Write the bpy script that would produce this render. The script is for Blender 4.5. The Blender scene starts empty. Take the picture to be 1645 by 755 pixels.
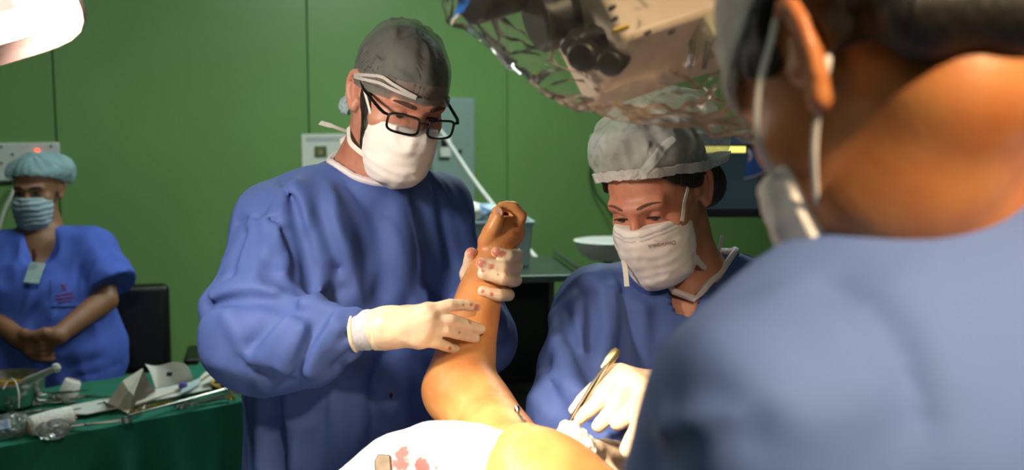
import bpy, math
import numpy as np
from mathutils import Vector, Matrix

# ------------------------------------------------------------------ camera, world, lights, exposure
SC = bpy.context.scene
COL = SC.collection
FPX = 1650.0                       # focal length in pixels of the 1645 x 755 frame
CX, CY = 822.5, 377.5
PITCH = math.radians(6.5)
CAM = np.array([0.0, 0.0, 1.68])
FW = np.array([0.0, math.cos(PITCH), -math.sin(PITCH)])
UP = np.array([0.0, math.sin(PITCH), math.cos(PITCH)])
RT = np.array([1.0, 0.0, 0.0])

def P(x, y, d):
    return CAM + d * (FW + (x - CX) / FPX * RT - (y - CY) / FPX * UP)

def G(x, y, z):                    # where the sight line meets a level plane
    v = FW + (x - CX) / FPX * RT - (y - CY) / FPX * UP
    return CAM + v * ((z - CAM[2]) / v[2])

cam_data = bpy.data.cameras.new('camera')
cam_data.sensor_width = 36.0
cam_data.lens = 36.0 * FPX / 1645.0
cam_data.clip_start = 0.02
cam_data.dof.use_dof = True
cam_data.dof.focus_distance = 1.60
cam_data.dof.aperture_fstop = 4.2
cam = bpy.data.objects.new('camera', cam_data)
COL.objects.link(cam)
cam.location = CAM
cam.rotation_euler = (math.radians(90) - PITCH, 0, 0)
SC.camera = cam

SC.view_settings.view_transform = 'Standard'
SC.view_settings.look = 'None'
SC.view_settings.gamma = 1.0
SC.view_settings.use_curve_mapping = False
SC.view_settings.exposure = 0.3

world = bpy.data.worlds.new('world')
SC.world = world
world.use_nodes = True
world.node_tree.nodes['Background'].inputs[0].default_value = (0.02, 0.03, 0.03, 1)
world.node_tree.nodes['Background'].inputs[1].default_value = 0.3

def light(name, kind, loc, target, power, color, size=0.3, spot=None, blend=0.5, size_y=None):
    l = bpy.data.lights.new(name, kind)
    l.energy = power
    l.color = color
    if kind == 'AREA':
        l.shape = 'DISK' if size_y is None else 'RECTANGLE'
        l.size = size
        if size_y: l.size_y = size_y
    elif kind == 'SPOT':
        l.shadow_soft_size = size
        l.spot_size = math.radians(spot)
        l.spot_blend = blend
    o = bpy.data.objects.new(name, l)
    COL.objects.link(o)
    o.location = loc
    o.rotation_euler = (Vector(target) - Vector(loc)).to_track_quat('-Z', 'Y').to_euler()
    return o

FIELD = P(808, 732, 1.22)
WARM = (1.0, 0.76, 0.48)
LAMP1 = np.array([-0.42, 0.30, 2.36])        # overhead operating lamp above the field
LAMP2 = P(20, 0, 1.15)                      # operating lamp seen at the frame's upper left
LAMP3 = np.array([0.62, -0.32, 2.50])         # operating lamp behind the seated side
light('field_spot_light', 'SPOT', LAMP1, FIELD, 320, (1.0, 0.84, 0.62), 0.05, 21, 1.0)
light('side_lamp_light', 'AREA', LAMP2 + np.array([0.045, -0.012, -0.035]), P(700, 500, 1.6), 5.0, (1.0, 0.88, 0.74), 0.12)
light('rear_lamp_light', 'SPOT', LAMP3, P(1400, 260, 0.63), 140, (1.0, 0.74, 0.46), 0.05, 36, 0.9)
light('ceiling_panel_light', 'AREA', (-1.05, 3.05, 2.93), (-1.05, 3.05, 0), 11, (0.86, 1.0, 0.94), 1.2, size_y=0.6)
light('ceiling_panel_light', 'AREA', (0.6, 4.2, 2.93), (0.6, 4.2, 0), 46, (0.86, 1.0, 0.94), 1.2, size_y=0.6)
light('ceiling_panel_light', 'AREA', (0.1, -0.6, 2.93), (0.1, -0.6, 0), 3.5, (0.86, 1.0, 0.94), 1.2, size_y=0.6)

# ------------------------------------------------------------------ colour and materials
def lin(c):
    c = np.array(c[:3], float) / 255.0
    r = np.where(c <= 0.04045, c / 12.92, ((c + 0.055) / 1.055) ** 2.4)
    return (float(r[0]), float(r[1]), float(r[2]), 1.0)

MATS = {}
def mat(name, col, rough=0.6, metal=0.0, vary=None, bump=None, sss=0.0, sss_col=None, sheen=0.0,
        alpha=1.0, emit=None, stain=None, coat=0.0, spec=0.5, weave=None, transl=0.0, crease=None):
    if name in MATS: return MATS[name]
    m = bpy.data.materials.new(name); MATS[name] = m
    m.use_nodes = True
    nt = m.node_tree; N = nt.nodes; L = nt.links
    b = N['Principled BSDF']
    base = lin(col)
    b.inputs['Base Color'].default_value = base
    b.inputs['Roughness'].default_value = rough
    b.inputs['Metallic'].default_value = metal
    b.inputs['Specular IOR Level'].default_value = spec
    b.inputs['Coat Weight'].default_value = coat
    b.inputs['Sheen Weight'].default_value = sheen
    if sss:
        b.inputs['Subsurface Weight'].default_value = sss
        b.inputs['Subsurface Radius'].default_value = (0.9, 0.35, 0.2)
        b.inputs['Subsurface Scale'].default_value = 0.012
    tc = N.new('ShaderNodeTexCoord')
    colsock = None
    if vary:
        sc, amt = vary[0], vary[1]
        n = N.new('ShaderNodeTexNoise'); n.inputs['Scale'].default_value = sc
        n.inputs['Detail'].default_value = 5
        L.new(tc.outputs['Object'], n.inputs['Vector'])
        mx = N.new('ShaderNodeMix'); mx.data_type = 'RGBA'
        c2 = lin(vary[2]) if len(vary) > 2 else tuple(v * (1 - amt) for v in base[:3]) + (1,)
        mx.inputs['A'].default_value = base
        mx.inputs['B'].default_value = c2
        rp = N.new('ShaderNodeMapRange'); rp.inputs[1].default_value = 0.35; rp.inputs[2].default_value = 0.65
        L.new(n.outputs['Fac'], rp.inputs[0])
        L.new(rp.outputs[0], mx.inputs['Factor'])
        colsock = mx.outputs['Result']
    if stain:
        at = N.new('ShaderNodeAttribute'); at.attribute_name = 'stain'
        ns = N.new('ShaderNodeTexNoise'); ns.inputs['Scale'].default_value = 160; ns.inputs['Detail'].default_value = 3
        L.new(tc.outputs['Object'], ns.inputs['Vector'])
        ad = N.new('ShaderNodeMath'); ad.operation = 'MULTIPLY_ADD'
        L.new(ns.outputs['Fac'], ad.inputs[0]); ad.inputs[1].default_value = 0.9; ad.inputs[2].default_value = -0.45
        sm = N.new('ShaderNodeMath'); sm.operation = 'ADD'
        L.new(at.outputs['Fac'], sm.inputs[0]); L.new(ad.outputs[0], sm.inputs[1])
        mr = N.new('ShaderNodeMapRange'); mr.inputs[1].default_value = 0.35; mr.inputs[2].default_value = 0.75
        mr.inputs[4].default_value = stain[1]
        L.new(sm.outputs[0], mr.inputs[0])
        m2 = N.new('ShaderNodeMix'); m2.data_type = 'RGBA'
        if colsock: L.new(colsock, m2.inputs['A'])
        else: m2.inputs['A'].default_value = base
        m2.inputs['B'].default_value = lin(stain[0])
        L.new(mr.outputs[0], m2.inputs['Factor'])
        colsock = m2.outputs['Result']
    if colsock: L.new(colsock, b.inputs['Base Color'])
    nrm = None
    if bump:
        n = N.new('ShaderNodeTexNoise'); n.inputs['Scale'].default_value = bump[0]; n.inputs['Detail'].default_value = 6
        mp = N.new('ShaderNodeMapping')
        if len(bump) > 2: mp.inputs['Scale'].default_value = bump[2]
        L.new(tc.outputs['Object'], mp.inputs['Vector']); L.new(mp.outputs[0], n.inputs['Vector'])
        bp = N.new('ShaderNodeBump'); bp.inputs['Strength'].default_value = bump[1]
        bp.inputs['Distance'].default_value = 0.004
        L.new(n.outputs['Fac'], bp.inputs['Height']); nrm = bp.outputs[0]
    if crease:
        n = N.new('ShaderNodeTexNoise'); n.noise_type = 'RIDGED_MULTIFRACTAL'
        n.inputs['Scale'].default_value = crease[0]; n.inputs['Detail'].default_value = 2.5; n.inputs['Distortion'].default_value = 0.6
        mp = N.new('ShaderNodeMapping'); mp.inputs['Scale'].default_value = crease[2] if len(crease) > 2 else (1, 1, 1)
        mp.inputs['Rotation'].default_value = (0.3, 0.5, 0.2)
        L.new(tc.outputs['Object'], mp.inputs['Vector']); L.new(mp.outputs[0], n.inputs['Vector'])
        bp = N.new('ShaderNodeBump'); bp.inputs['Strength'].default_value = 1.0
        bp.inputs['Distance'].default_value = crease[1]
        L.new(n.outputs['Fac'], bp.inputs['Height'])
        if nrm: L.new(nrm, bp.inputs['Normal'])
        nrm = bp.outputs[0]
    if weave:
        v = N.new('ShaderNodeTexVoronoi'); v.inputs['Scale'].default_value = weave[0]
        L.new(tc.outputs['Object'], v.inputs['Vector'])
        bp = N.new('ShaderNodeBump'); bp.inputs['Strength'].default_value = weave[1]; bp.inputs['Distance'].default_value = 0.001
        L.new(v.outputs['Distance'], bp.inputs['Height'])
        if nrm: L.new(nrm, bp.inputs['Normal'])
        nrm = bp.outputs[0]
    if nrm: L.new(nrm, b.inputs['Normal'])
    if emit:
        b.inputs['Emission Color'].default_value = lin(emit[0])
        b.inputs['Emission Strength'].default_value = emit[1]
    out = N['Material Output']
    sh = b.outputs[0]
    if transl:
        t = N.new('ShaderNodeBsdfTranslucent')
        if colsock: L.new(colsock, t.inputs[0])
        else: t.inputs[0].default_value = base
        if nrm: L.new(nrm, t.inputs[1])
        ms = N.new('ShaderNodeMixShader'); ms.inputs[0].default_value = transl
        L.new(sh, ms.inputs[1]); L.new(t.outputs[0], ms.inputs[2]); sh = ms.outputs[0]
    if alpha < 1.0:
        t = N.new('ShaderNodeBsdfTransparent')
        ms = N.new('ShaderNodeMixShader')
        n = N.new('ShaderNodeTexNoise'); n.inputs['Scale'].default_value = 14; n.inputs['Detail'].default_value = 4
        L.new(tc.outputs['Object'], n.inputs['Vector'])
        mr = N.new('ShaderNodeMapRange'); mr.inputs[1].default_value = 0.3; mr.inputs[2].default_value = 0.7
        mr.inputs[3].default_value = max(alpha - 0.18, 0.02); mr.inputs[4].default_value = min(alpha + 0.18, 1)
        L.new(n.outputs['Fac'], mr.inputs[0]); L.new(mr.outputs[0], ms.inputs[0])
        L.new(t.outputs[0], ms.inputs[1]); L.new(sh, ms.inputs[2]); sh = ms.outputs[0]
    L.new(sh, out.inputs[0])
    return m

def plastic_film(name, tint, rough=0.06, haze=0.1, ior=1.9, wrinkle=0.3):
    m = bpy.data.materials.new(name); m.use_nodes = True
    N = m.node_tree.nodes; L = m.node_tree.links; N.clear()
    out = N.new('ShaderNodeOutputMaterial')
    tr = N.new('ShaderNodeBsdfTransparent'); tr.inputs[0].default_value = lin(tint)
    gl = N.new('ShaderNodeBsdfGlossy'); gl.inputs[1].default_value = rough
    df = N.new('ShaderNodeBsdfTranslucent'); df.inputs[0].default_value = (0.75, 0.74, 0.72, 1)
    d2 = N.new('ShaderNodeBsdfDiffuse'); d2.inputs[0].default_value = (0.75, 0.72, 0.68, 1)
    fr = N.new('ShaderNodeFresnel'); fr.inputs[0].default_value = ior
    tc = N.new('ShaderNodeTexCoord')
    n = N.new('ShaderNodeTexNoise'); n.inputs['Scale'].default_value = 38; n.inputs['Detail'].default_value = 5
    n.inputs['Distortion'].default_value = 1.2
    L.new(tc.outputs['Object'], n.inputs['Vector'])
    bp = N.new('ShaderNodeBump'); bp.inputs['Strength'].default_value = wrinkle; bp.inputs['Distance'].default_value = 0.004
    L.new(n.outputs['Fac'], bp.inputs['Height'])
    L.new(bp.outputs[0], gl.inputs['Normal']); L.new(bp.outputs[0], fr.inputs['Normal'])
    a = N.new('ShaderNodeMixShader'); a.inputs[0].default_value = 0.5
    L.new(df.outputs[0], a.inputs[1]); L.new(d2.outputs[0], a.inputs[2])
    h = N.new('ShaderNodeMixShader'); h.inputs[0].default_value = haze
    L.new(tr.outputs[0], h.inputs[1]); L.new(a.outputs[0], h.inputs[2])
    x = N.new('ShaderNodeMixShader')
    L.new(fr.outputs[0], x.inputs[0]); L.new(h.outputs[0], x.inputs[1]); L.new(gl.outputs[0], x.inputs[2])
    L.new(x.outputs[0], out.inputs[0])
    return m

# ------------------------------------------------------------------ objects
ORG = {}
def thing(name, label, cat, loc=(0, 0, 0), group=None, M=None):
    o = bpy.data.objects.new(name, None); COL.objects.link(o)
    o.empty_display_size = 0.05
    o.location = loc
    if M is not None:
        o.rotation_euler = Matrix([list(r) for r in M]).to_euler()
    ORG[o.name] = np.array(loc, float)
    o['label'] = label; o['category'] = cat
    if group: o['group'] = group
    return o

def tag(o, label=None, cat=None, group=None, kind=None):
    if label: o['label'] = label
    if cat: o['category'] = cat
    if group: o['group'] = group
    if kind: o['kind'] = kind
    return o

def link(name, me, m=None, parent=None):
    o = bpy.data.objects.new(name, me); COL.objects.link(o)
    if m is not None and len(me.materials) == 0: me.materials.append(m)
    if parent is not None:
        o.parent = parent
        ORG[o.name] = ORG.get(parent.name, np.zeros(3))
    return o

def mk(name, V, F, m, parent=None, world=True, smooth=True, angle=None, origin=None):
    V = np.asarray(V, float)
    if origin is not None: V = V - np.asarray(origin)
    elif parent is not None and world: V = V - ORG.get(parent.name, np.zeros(3))
    me = bpy.data.meshes.new(name)
    if isinstance(F, np.ndarray):
        n = len(F); k = F.shape[1]
        me.vertices.add(len(V)); me.vertices.foreach_set('co', V.astype(np.float32).ravel())
        me.loops.add(n * k); me.loops.foreach_set('vertex_index', F.astype(np.int32).ravel())
        me.polygons.add(n); me.polygons.foreach_set('loop_start', np.arange(0, n * k, k, dtype=np.int32))
        me.update(calc_edges=True)
    else:
        me.from_pydata([tuple(v) for v in V], [], F); me.update()
    me.polygons.foreach_set('use_smooth', np.full(len(me.polygons), bool(smooth)))
    if angle is not None: me.set_sharp_from_angle(angle=math.radians(angle))
    o = link(name, me, m, parent)
    if origin is not None:
        o.location = np.asarray(origin) - (ORG.get(parent.name, np.zeros(3)) if parent is not None else 0)
        ORG[o.name] = np.asarray(origin, float)
    return o

def rotm(axis, deg):
    return np.array(Matrix.Rotation(math.radians(deg), 3, axis))
I3 = np.eye(3)

def frame(z, x=None):              # matrix whose third column is z
    z = np.asarray(z, float); z = z / np.linalg.norm(z)
    if x is None: x = np.array([1, 0, 0]) if abs(z[0]) < 0.9 else np.array([0, 1, 0])
    x = np.asarray(x, float); x = x - z * (x @ z); x /= np.linalg.norm(x)
    return np.stack([x, np.cross(z, x), z], 1)

class MB:
    def __init__(s): s.V = []; s.F = []
    def add(s, V, F):
        o = len(s.V); s.V += [tuple(v) for v in V]; s.F += [[i + o for i in f] for f in F]; return s
    def box(s, c, h, M=I3):
        V = [np.asarray(c) + M @ (np.array(q) * np.array(h)) for q in
             ((-1,-1,-1),(1,-1,-1),(1,1,-1),(-1,1,-1),(-1,-1,1),(1,-1,1),(1,1,1),(-1,1,1))]
        return s.add(V, [[0,3,2,1],[4,5,6,7],[0,1,5,4],[1,2,6,5],[2,3,7,6],[3,0,4,7]])
    def tube(s, pts, r, n=8, closed=False, flat=1.0, nrm=None):
        pts = [np.asarray(p, float) for p in pts]; m = len(pts)
        rr = r if hasattr(r, '__len__') else [r] * m
        V = []; F = []; px = nrm
        for i, p in enumerate(pts):
            if closed: t = pts[(i + 1) % m] - pts[i - 1]
            else: t = pts[min(i + 1, m - 1)] - pts[max(i - 1, 0)]
            fr = frame(t, px); px = fr[:, 0]
            for k in range(n):
                a = 2 * math.pi * k / n
                V.append(p + rr[i] * (math.cos(a) * fr[:, 0] * flat + math.sin(a) * fr[:, 1]))
        for i in range(m if closed else m - 1):
            j = (i + 1) % m
            for k in range(n):
                l = (k + 1) % n
                F.append([i*n+k, i*n+l, j*n+l, j*n+k])
        if not closed:
            F.append(list(range(n))[::-1]); F.append([(m-1)*n+k for k in range(n)])
        return s.add(V, F)
    def lathe(s, prof, n=24, c=(0,0,0), M=I3, cap=True):
        V = []; F = []; m = len(prof)
        for r, z in prof:
            for k in range(n):
                a = 2 * math.pi * k / n
                V.append(np.asarray(c) + M @ np.array([r*math.cos(a), r*math.sin(a), z]))
        for i in range(m - 1):
            for k in range(n):
                l = (k + 1) % n
                F.append([i*n+k, i*n+l, (i+1)*n+l, (i+1)*n+k])
        if cap:
            F.append(list(range(n))[::-1]); F.append([(m-1)*n+k for k in range(n)])
        return s.add(V, F)
    def prism(s, poly, z0, z1, c=(0,0,0), M=I3):
        n = len(poly)
        V = [np.asarray(c) + M @ np.array([x, y, z]) for z in (z0, z1) for x, y in poly]
        F = [list(range(n))[::-1], [n + k for k in range(n)]]
        for k in range(n):
            l = (k + 1) % n; F.append([k, l, n + l, n + k])
        return s.add(V, F)
    def sheet(s, grid, t):             # grid[i][j] of points, thickened downwards along the normal
        g = np.asarray(grid, float); a, b = g.shape[:2]
        du = np.gradient(g, axis=0); dv = np.gradient(g, axis=1)
        nn = np.cross(du, dv); nn /= np.linalg.norm(nn, axis=2, keepdims=True) + 1e-9
        V = np.concatenate([(g + nn*t/2).reshape(-1,3), (g - nn*t/2).reshape(-1,3)])
        F = []; o = a * b
        for i in range(a-1):
            for j in range(b-1):
                q = [i*b+j, (i+1)*b+j, (i+1)*b+j+1, i*b+j+1]
                F.append(q); F.append([o+k for k in q[::-1]])
        rim = [i*b for i in range(a)] + [(a-1)*b+j for j in range(1,b)] + [i*b+b-1 for i in range(a-2,-1,-1)] + [j for j in range(b-2,0,-1)]
        for k in range(len(rim)):
            p, q = rim[k], rim[(k+1) % len(rim)]
            F.append([q, p, o+p, o+q])
        return s.add(V, F)
    def build(s, name, m, parent=None, world=True, smooth=True, angle=40, bevel=0, seg=2, origin=None):
        o = mk(name, s.V, s.F, m, parent, world, smooth, angle, origin)
        if bevel:
            md = o.modifiers.new('bevel', 'BEVEL'); md.width = bevel; md.segments = seg
            md.limit_method = 'ANGLE'; md.angle_limit = math.radians(35)
        return o

def spline(pts, n=6):              # Catmull-Rom through the points
    p = [np.asarray(q, float) for q in pts]
    p = [2*p[0]-p[1]] + p + [2*p[-1]-p[-2]]
    out = []
    for i in range(1, len(p)-2):
        for k in range(n):
            t = k / n
            out.append(0.5*((2*p[i]) + (-p[i-1]+p[i+1])*t + (2*p[i-1]-5*p[i]+4*p[i+1]-p[i+2])*t*t + (-p[i-1]+3*p[i]-3*p[i+1]+p[i+2])*t**3))
    out.append(p[-2]); return out

# ------------------------------------------------------------------ solid shapes as distance functions, meshed by surface nets
f4 = np.float32
def A(v): return np.asarray(v, f4)
def smin(a, b, k):
    if k <= 0: return np.minimum(a, b)
    h = np.clip(0.5 + 0.5 * (b - a) / k, 0, 1)
    return b + (a - b) * h - k * h * (1 - h)
def smax(a, b, k): return -smin(-a, -b, k)

def cone(a, b, ra, rb=None):
    a = A(a); b = A(b); rb = ra if rb is None else rb
    ba = b - a; dd = f4(max(float(ba @ ba), 1e-12))
    def f(X):
        pa = X - a
        h = np.clip(pa @ ba / dd, 0, 1)
        q = pa - h[:, None] * ba
        return np.sqrt(np.einsum('ij,ij->i', q, q)) - (f4(ra) + f4(rb - ra) * h)
    return f
def chain(pts, rs):
    fs = [cone(pts[i], pts[i+1], rs[i], rs[i+1]) for i in range(len(pts)-1)]
    def f(X):
        d = fs[0](X)
        for g in fs[1:]: d = np.minimum(d, g(X))
        return d
    return f
def ell(c, r, M=None):
    c = A(c); r = A(r); Mm = None if M is None else A(M)
    rm = float(min(r))
    def f(X):
        q = X - c
        if Mm is not None: q = q @ Mm
        q = q / r
        k0 = np.sqrt(np.einsum('ij,ij->i', q, q)); w = q / r
        k1 = np.sqrt(np.einsum('ij,ij->i', w, w)) + f4(1e-9)
        return np.where(k0 < 0.05, f4(-rm), k0 * (k0 - 1) / k1)
    return f
def rbox(c, h, r, M=None):
    c = A(c); h = A(h) - f4(r); Mm = None if M is None else A(M)
    def f(X):
        q = X - c
        if Mm is not None: q = q @ Mm
        q = np.abs(q) - h
        m = np.maximum(q, 0)
        return np.sqrt(np.einsum('ij,ij->i', m, m)) + np.minimum(q.max(1), 0) - f4(r)
    return f
def half(p, n):                    # solid on the side the normal points away from
    p = A(p); n = A(n); n = n / np.linalg.norm(n)
    return lambda X: (X - p) @ n

class B:
    def __init__(s): s.ops = []
    def add(s, f, k=0.0): s.ops.append(('u', f, k)); return s
    def sub(s, f, k=0.0): s.ops.append(('s', f, k)); return s
    def cut(s, f, k=0.0): s.ops.append(('i', f, k)); return s
    def disp(s, g): s.ops.append(('d', g, 0)); return s
    def __call__(s, X):
        d = None
        for op, f, k in s.ops:
            if op == 'd': d = d - f(X); continue
            v = f(X)
            if d is None: d = v
            elif op == 'u': d = smin(d, v, k)
            elif op == 's': d = smax(d, -v, k)
            else: d = smax(d, v, k)
        return d

_rng = np.random.RandomState(7)
_perm = _rng.permutation(256)
_perm = np.concatenate([_perm, _perm, _perm]).astype(np.int32)
_grad = _rng.normal(size=(256, 3)).astype(f4); _grad /= np.linalg.norm(_grad, axis=1, keepdims=True)
def noise(X):
    X = np.asarray(X, f4)
    i = np.floor(X).astype(np.int32); u = X - i; i &= 255
    w = u * u * u * (u * (u * 6 - 15) + 10)
    tot = 0
    for a in (0, 1):
        wa = w[:, 0] if a else 1 - w[:, 0]
        ia = _perm[i[:, 0] + a]
        for b in (0, 1):
            wb = wa * (w[:, 1] if b else 1 - w[:, 1])
            ib = _perm[ia + i[:, 1] + b]
            for c in (0, 1):
                g = _grad[_perm[ib + i[:, 2] + c]]
                dlt = u - A((a, b, c))
                tot = tot + wb * (w[:, 2] if c else 1 - w[:, 2]) * np.einsum('ij,ij->i', g, dlt)
    return tot * 1.6
def ridged(X): return 1 - 2 * np.abs(noise(X))

def near(f, c, r):                 # look closely only inside a ball round the thing
    c = A(c)
    def g(X):
        q = X - c
        d = np.sqrt(np.einsum('ij,ij->i', q, q)) - f4(r)
        out = d + f4(.02)
        m = d < .02
        if m.any(): out[m] = f(X[m])
        return out
    return g

def polydist(pts):
    pts = [A(p) for p in pts]
    fs = [cone(pts[i], pts[i+1], 0, 0) for i in range(len(pts)-1)]
    def f(X):
        d = fs[0](X)
        for g in fs[1:]: d = np.minimum(d, g(X))
        return d
    return f

def hit(f, x, y, d0=0.3, d1=6.0):  # where a sight line first meets a solid
    v = FW + (x - CX) / FPX * RT - (y - CY) / FPX * UP
    n = np.linalg.norm(v); t = d0
    for _ in range(90):
        p = CAM + v * t
        d = float(f(A(p)[None])[0])
        if d < 0.0006: return p
        t += max(d * 0.7, 0.0008) / n
        if t > d1: return None
    return CAM + v * t

def folds(f, lst, s=1.0):          # creases and ridges pressed into cloth: (pixels on the cloth, height mm, width mm)
    ds = []
    for px, amp, wd in lst:
        pts = [hit(f, x, y) for x, y in px]
        pts = [p for p in pts if p is not None]
        if len(pts) < 2: continue
        pts = spline(pts, 3)
        lo = np.min(pts, 0) - 0.06; hi = np.max(pts, 0) + 0.06
        ds.append((polydist(pts), amp * s / 1000, wd * 1.2 / 1000, A(lo), A(hi)))
    def g(X):
        out = np.zeros(len(X), f4)
        clo, chi = X.min(0), X.max(0)
        for pd, a, w, lo, hi in ds:
            if (clo > hi).any() or (chi < lo).any(): continue
            m = np.all((X > lo) & (X < hi), 1)
            if m.any():
                q = pd(X[m]) / f4(w)
                out[m] += f4(a) * (np.exp(-q ** 1.6) if a > 0 else np.exp(-q * f4(1.25)))
        return out
    return g

def net(f, lo, hi, h, block=5, slack=1.45):
    lo = np.asarray(lo, float); hi = np.asarray(hi, float)
    nb = np.maximum(np.ceil((hi - lo) / h / block).astype(int), 1); n = nb * block
    ax = [lo[i] + h * (np.arange(nb[i]) * block + (block - 1) / 2) for i in range(3)]
    bc = np.stack(np.meshgrid(*ax, indexing='ij'), -1).reshape(-1, 3).astype(f4)
    d = f(bc)
    act = np.nonzero(np.abs(d) < block * h * 0.5 * 1.7321 * slack)[0]
    vol = np.empty((nb[0], nb[1], nb[2], block, block, block), f4)
    vol[:] = d.reshape(nb[0], nb[1], nb[2], 1, 1, 1)
    vv = vol.reshape(-1, block ** 3)
    r = (np.arange(block) - (block - 1) / 2) * h
    off = np.stack(np.meshgrid(r, r, r, indexing='ij'), -1).reshape(-1, 3).astype(f4)
    step = max(1, 60000 // block ** 3)
    for i in range(0, len(act), step):
        a = act[i:i+step]
        X = (bc[a][:, None, :] + off[None]).reshape(-1, 3)
        vv[a] = f(X).reshape(len(a), -1)
    vol = vol.transpose(0, 3, 1, 4, 2, 5).reshape(n)
    vol[0] = vol[-1] = 1; vol[:, 0] = vol[:, -1] = 1; vol[:, :, 0] = vol[:, :, -1] = 1
    s = vol < 0
    sl = (slice(0, -1), slice(1, None))
    cnt = np.zeros(n - 1, np.uint8)
    for a in (0, 1):
        for b in (0, 1):
            for c in (0, 1): cnt += s[sl[a], sl[b], sl[c]]
    ci = np.stack(np.nonzero((cnt > 0) & (cnt < 8)), 1)
    idx = np.full(n - 1, -1, np.int32); idx[ci[:, 0], ci[:, 1], ci[:, 2]] = np.arange(len(ci))
    C = {}
    for a in (0, 1):
        for b in (0, 1):
            for c in (0, 1): C[a, b, c] = vol[ci[:, 0]+a, ci[:, 1]+b, ci[:, 2]+c]
    acc = np.zeros((len(ci), 3)); num = np.zeros(len(ci))
    for ax_ in range(3):
        o1, o2 = [k for k in range(3) if k != ax_]
        for p in (0, 1):
            for q in (0, 1):
                k0 = [0, 0, 0]; k0[o1] = p; k0[o2] = q; k1 = list(k0); k1[ax_] = 1
                v0, v1 = C[tuple(k0)], C[tuple(k1)]
                m = (v0 < 0) != (v1 < 0)
                t = np.where(m, v0 / np.where(m, v0 - v1, 1), 0)
                pt = np.zeros((len(ci), 3)); pt[:, o1] = p; pt[:, o2] = q; pt[:, ax_] = t
                acc[m] += pt[m]; num[m] += 1
    V = lo + h * (ci + acc / num[:, None])
    Fs = []
    for ax_ in range(3):
        o1, o2 = [(1, 2), (2, 0), (0, 1)][ax_]
        a0 = [slice(1, -1)] * 3; a1 = [slice(1, -1)] * 3
        a0[ax_] = slice(0, -1); a1[ax_] = slice(1, None)
        e0 = s[tuple(a0)]; e1 = s[tuple(a1)]
        e = np.stack(np.nonzero(e0 != e1), 1)
        fl = e0[e[:, 0], e[:, 1], e[:, 2]]
        base = e + 1; base[:, ax_] -= 1
        q = []
        for p, r_ in ((1, 1), (0, 1), (0, 0), (1, 0)):
            b = base.copy(); b[:, o1] -= p; b[:, o2] -= r_
            q.append(idx[b[:, 0], b[:, 1], b[:, 2]])
        q = np.stack(q, 1)
        q[~fl] = q[~fl][:, ::-1]
        Fs.append(q)
    F = np.concatenate(Fs)
    F = F[(F >= 0).all(1)]
    return V, F

def relax(V, F, it=1, lam=0.5):
    for _ in range(it):
        i = np.concatenate([F[:, k] for k in (0, 1, 2, 3, 1, 2, 3, 0)]); j = np.concatenate([F[:, k] for k in (1, 2, 3, 0, 0, 1, 2, 3)])
        n = np.bincount(i, minlength=len(V))
        acc = np.stack([np.bincount(i, V[j, k], minlength=len(V)) for k in range(3)], 1)
        V = V + lam * (acc / np.maximum(n, 1)[:, None] - V)
    return V

def solid(name, f, lo, hi, h, m, parent=None, it=1, stains=None, extra=None):
    V, F = net(f, lo, hi, h)
    if it: V = relax(V, F, it)
    if extra is not None:              # a second, hidden part of the same body
        V2, F2 = extra; F = np.concatenate([F, F2 + len(V)]); V = np.concatenate([V, V2])
    o = mk(name, V, F, m, parent)
    if stains is not None:
        a = o.data.attributes.new('stain', 'FLOAT', 'POINT')
        d = np.zeros(len(V))
        for p, r in stains:
            if p is None: continue
            d = np.maximum(d, np.exp(-(np.linalg.norm(V - p, axis=1) / r) ** 2))
        a.data.foreach_set('value', d.astype(f4))
    return o

def surf(name, f, px, m, parent, width, thick=0.0012, lift=0.001, n=5):
    """a flat ribbon lying on a solid along a line of pixels"""
    pts = [hit(f, x, y) for x, y in px]; pts = [p for p in pts if p is not None]
    return ribbon(name, spline(pts, n), f, m, parent, width, thick, lift)
def sdf_n(f, p, e=0.004):
    X = A([p + e*np.eye(3)[i] for i in range(3)] + [p - e*np.eye(3)[i] for i in range(3)])
    d = f(X).astype(float); g = d[:3] - d[3:]
    return g / (np.linalg.norm(g) + 1e-9)
def ribbon(name, pts, f, m, parent, width, thick=0.0012, lift=0.001, nrm=None):
    rows = []
    for i, p in enumerate(pts):
        t = pts[min(i+1, len(pts)-1)] - pts[max(i-1, 0)]
        nn = sdf_n(f, p) if f is not None else np.asarray(nrm, float)
        sd = np.cross(t, nn); sd /= np.linalg.norm(sd) + 1e-9
        w = width[min(int(i/(len(pts)-1)*(len(width)-1)), len(width)-1)] if hasattr(width, '__len__') else width
        rows.append([p + nn*lift - sd*w/2, p + nn*lift, p + nn*lift + sd*w/2])
    mb = MB(); mb.sheet(rows, thick)
    return mb.build(name, m, parent, angle=60)

# ------------------------------------------------------------------ materials of the place
m_wall = mat('green_wall_paint', (112, 150, 88), 0.34, vary=(1.4, 0.1), bump=(60, 0.05))
m_joint = mat('wall_joint', (40, 70, 40), 0.8, vary=(8, 0.1))
m_floor = mat('floor_vinyl', (96, 100, 92), 0.4, vary=(5, 0.2))
m_ceil = mat('ceiling_paint', (170, 178, 165), 0.8, vary=(3, 0.05))
m_steel = mat('brushed_steel', (190, 188, 182), 0.22, 1.0, vary=(40, 0.12))
m_dsteel = mat('dull_steel', (120, 122, 118), 0.35, 1.0, vary=(30, 0.2))
m_gold = mat('gold_plated_handles', (205, 160, 60), 0.3, 1.0, vary=(40, 0.15))
m_black = mat('black_plastic', (14, 14, 16), 0.35, vary=(20, 0.2))
m_vinyl = mat('black_vinyl', (12, 12, 13), 0.4, vary=(12, 0.2), bump=(90, 0.1))
m_white = mat('white_plastic', (205, 206, 200), 0.4, vary=(8, 0.06))
m_greywhite = mat('grey_enamel', (128, 150, 142), 0.45, vary=(6, 0.08))
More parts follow.
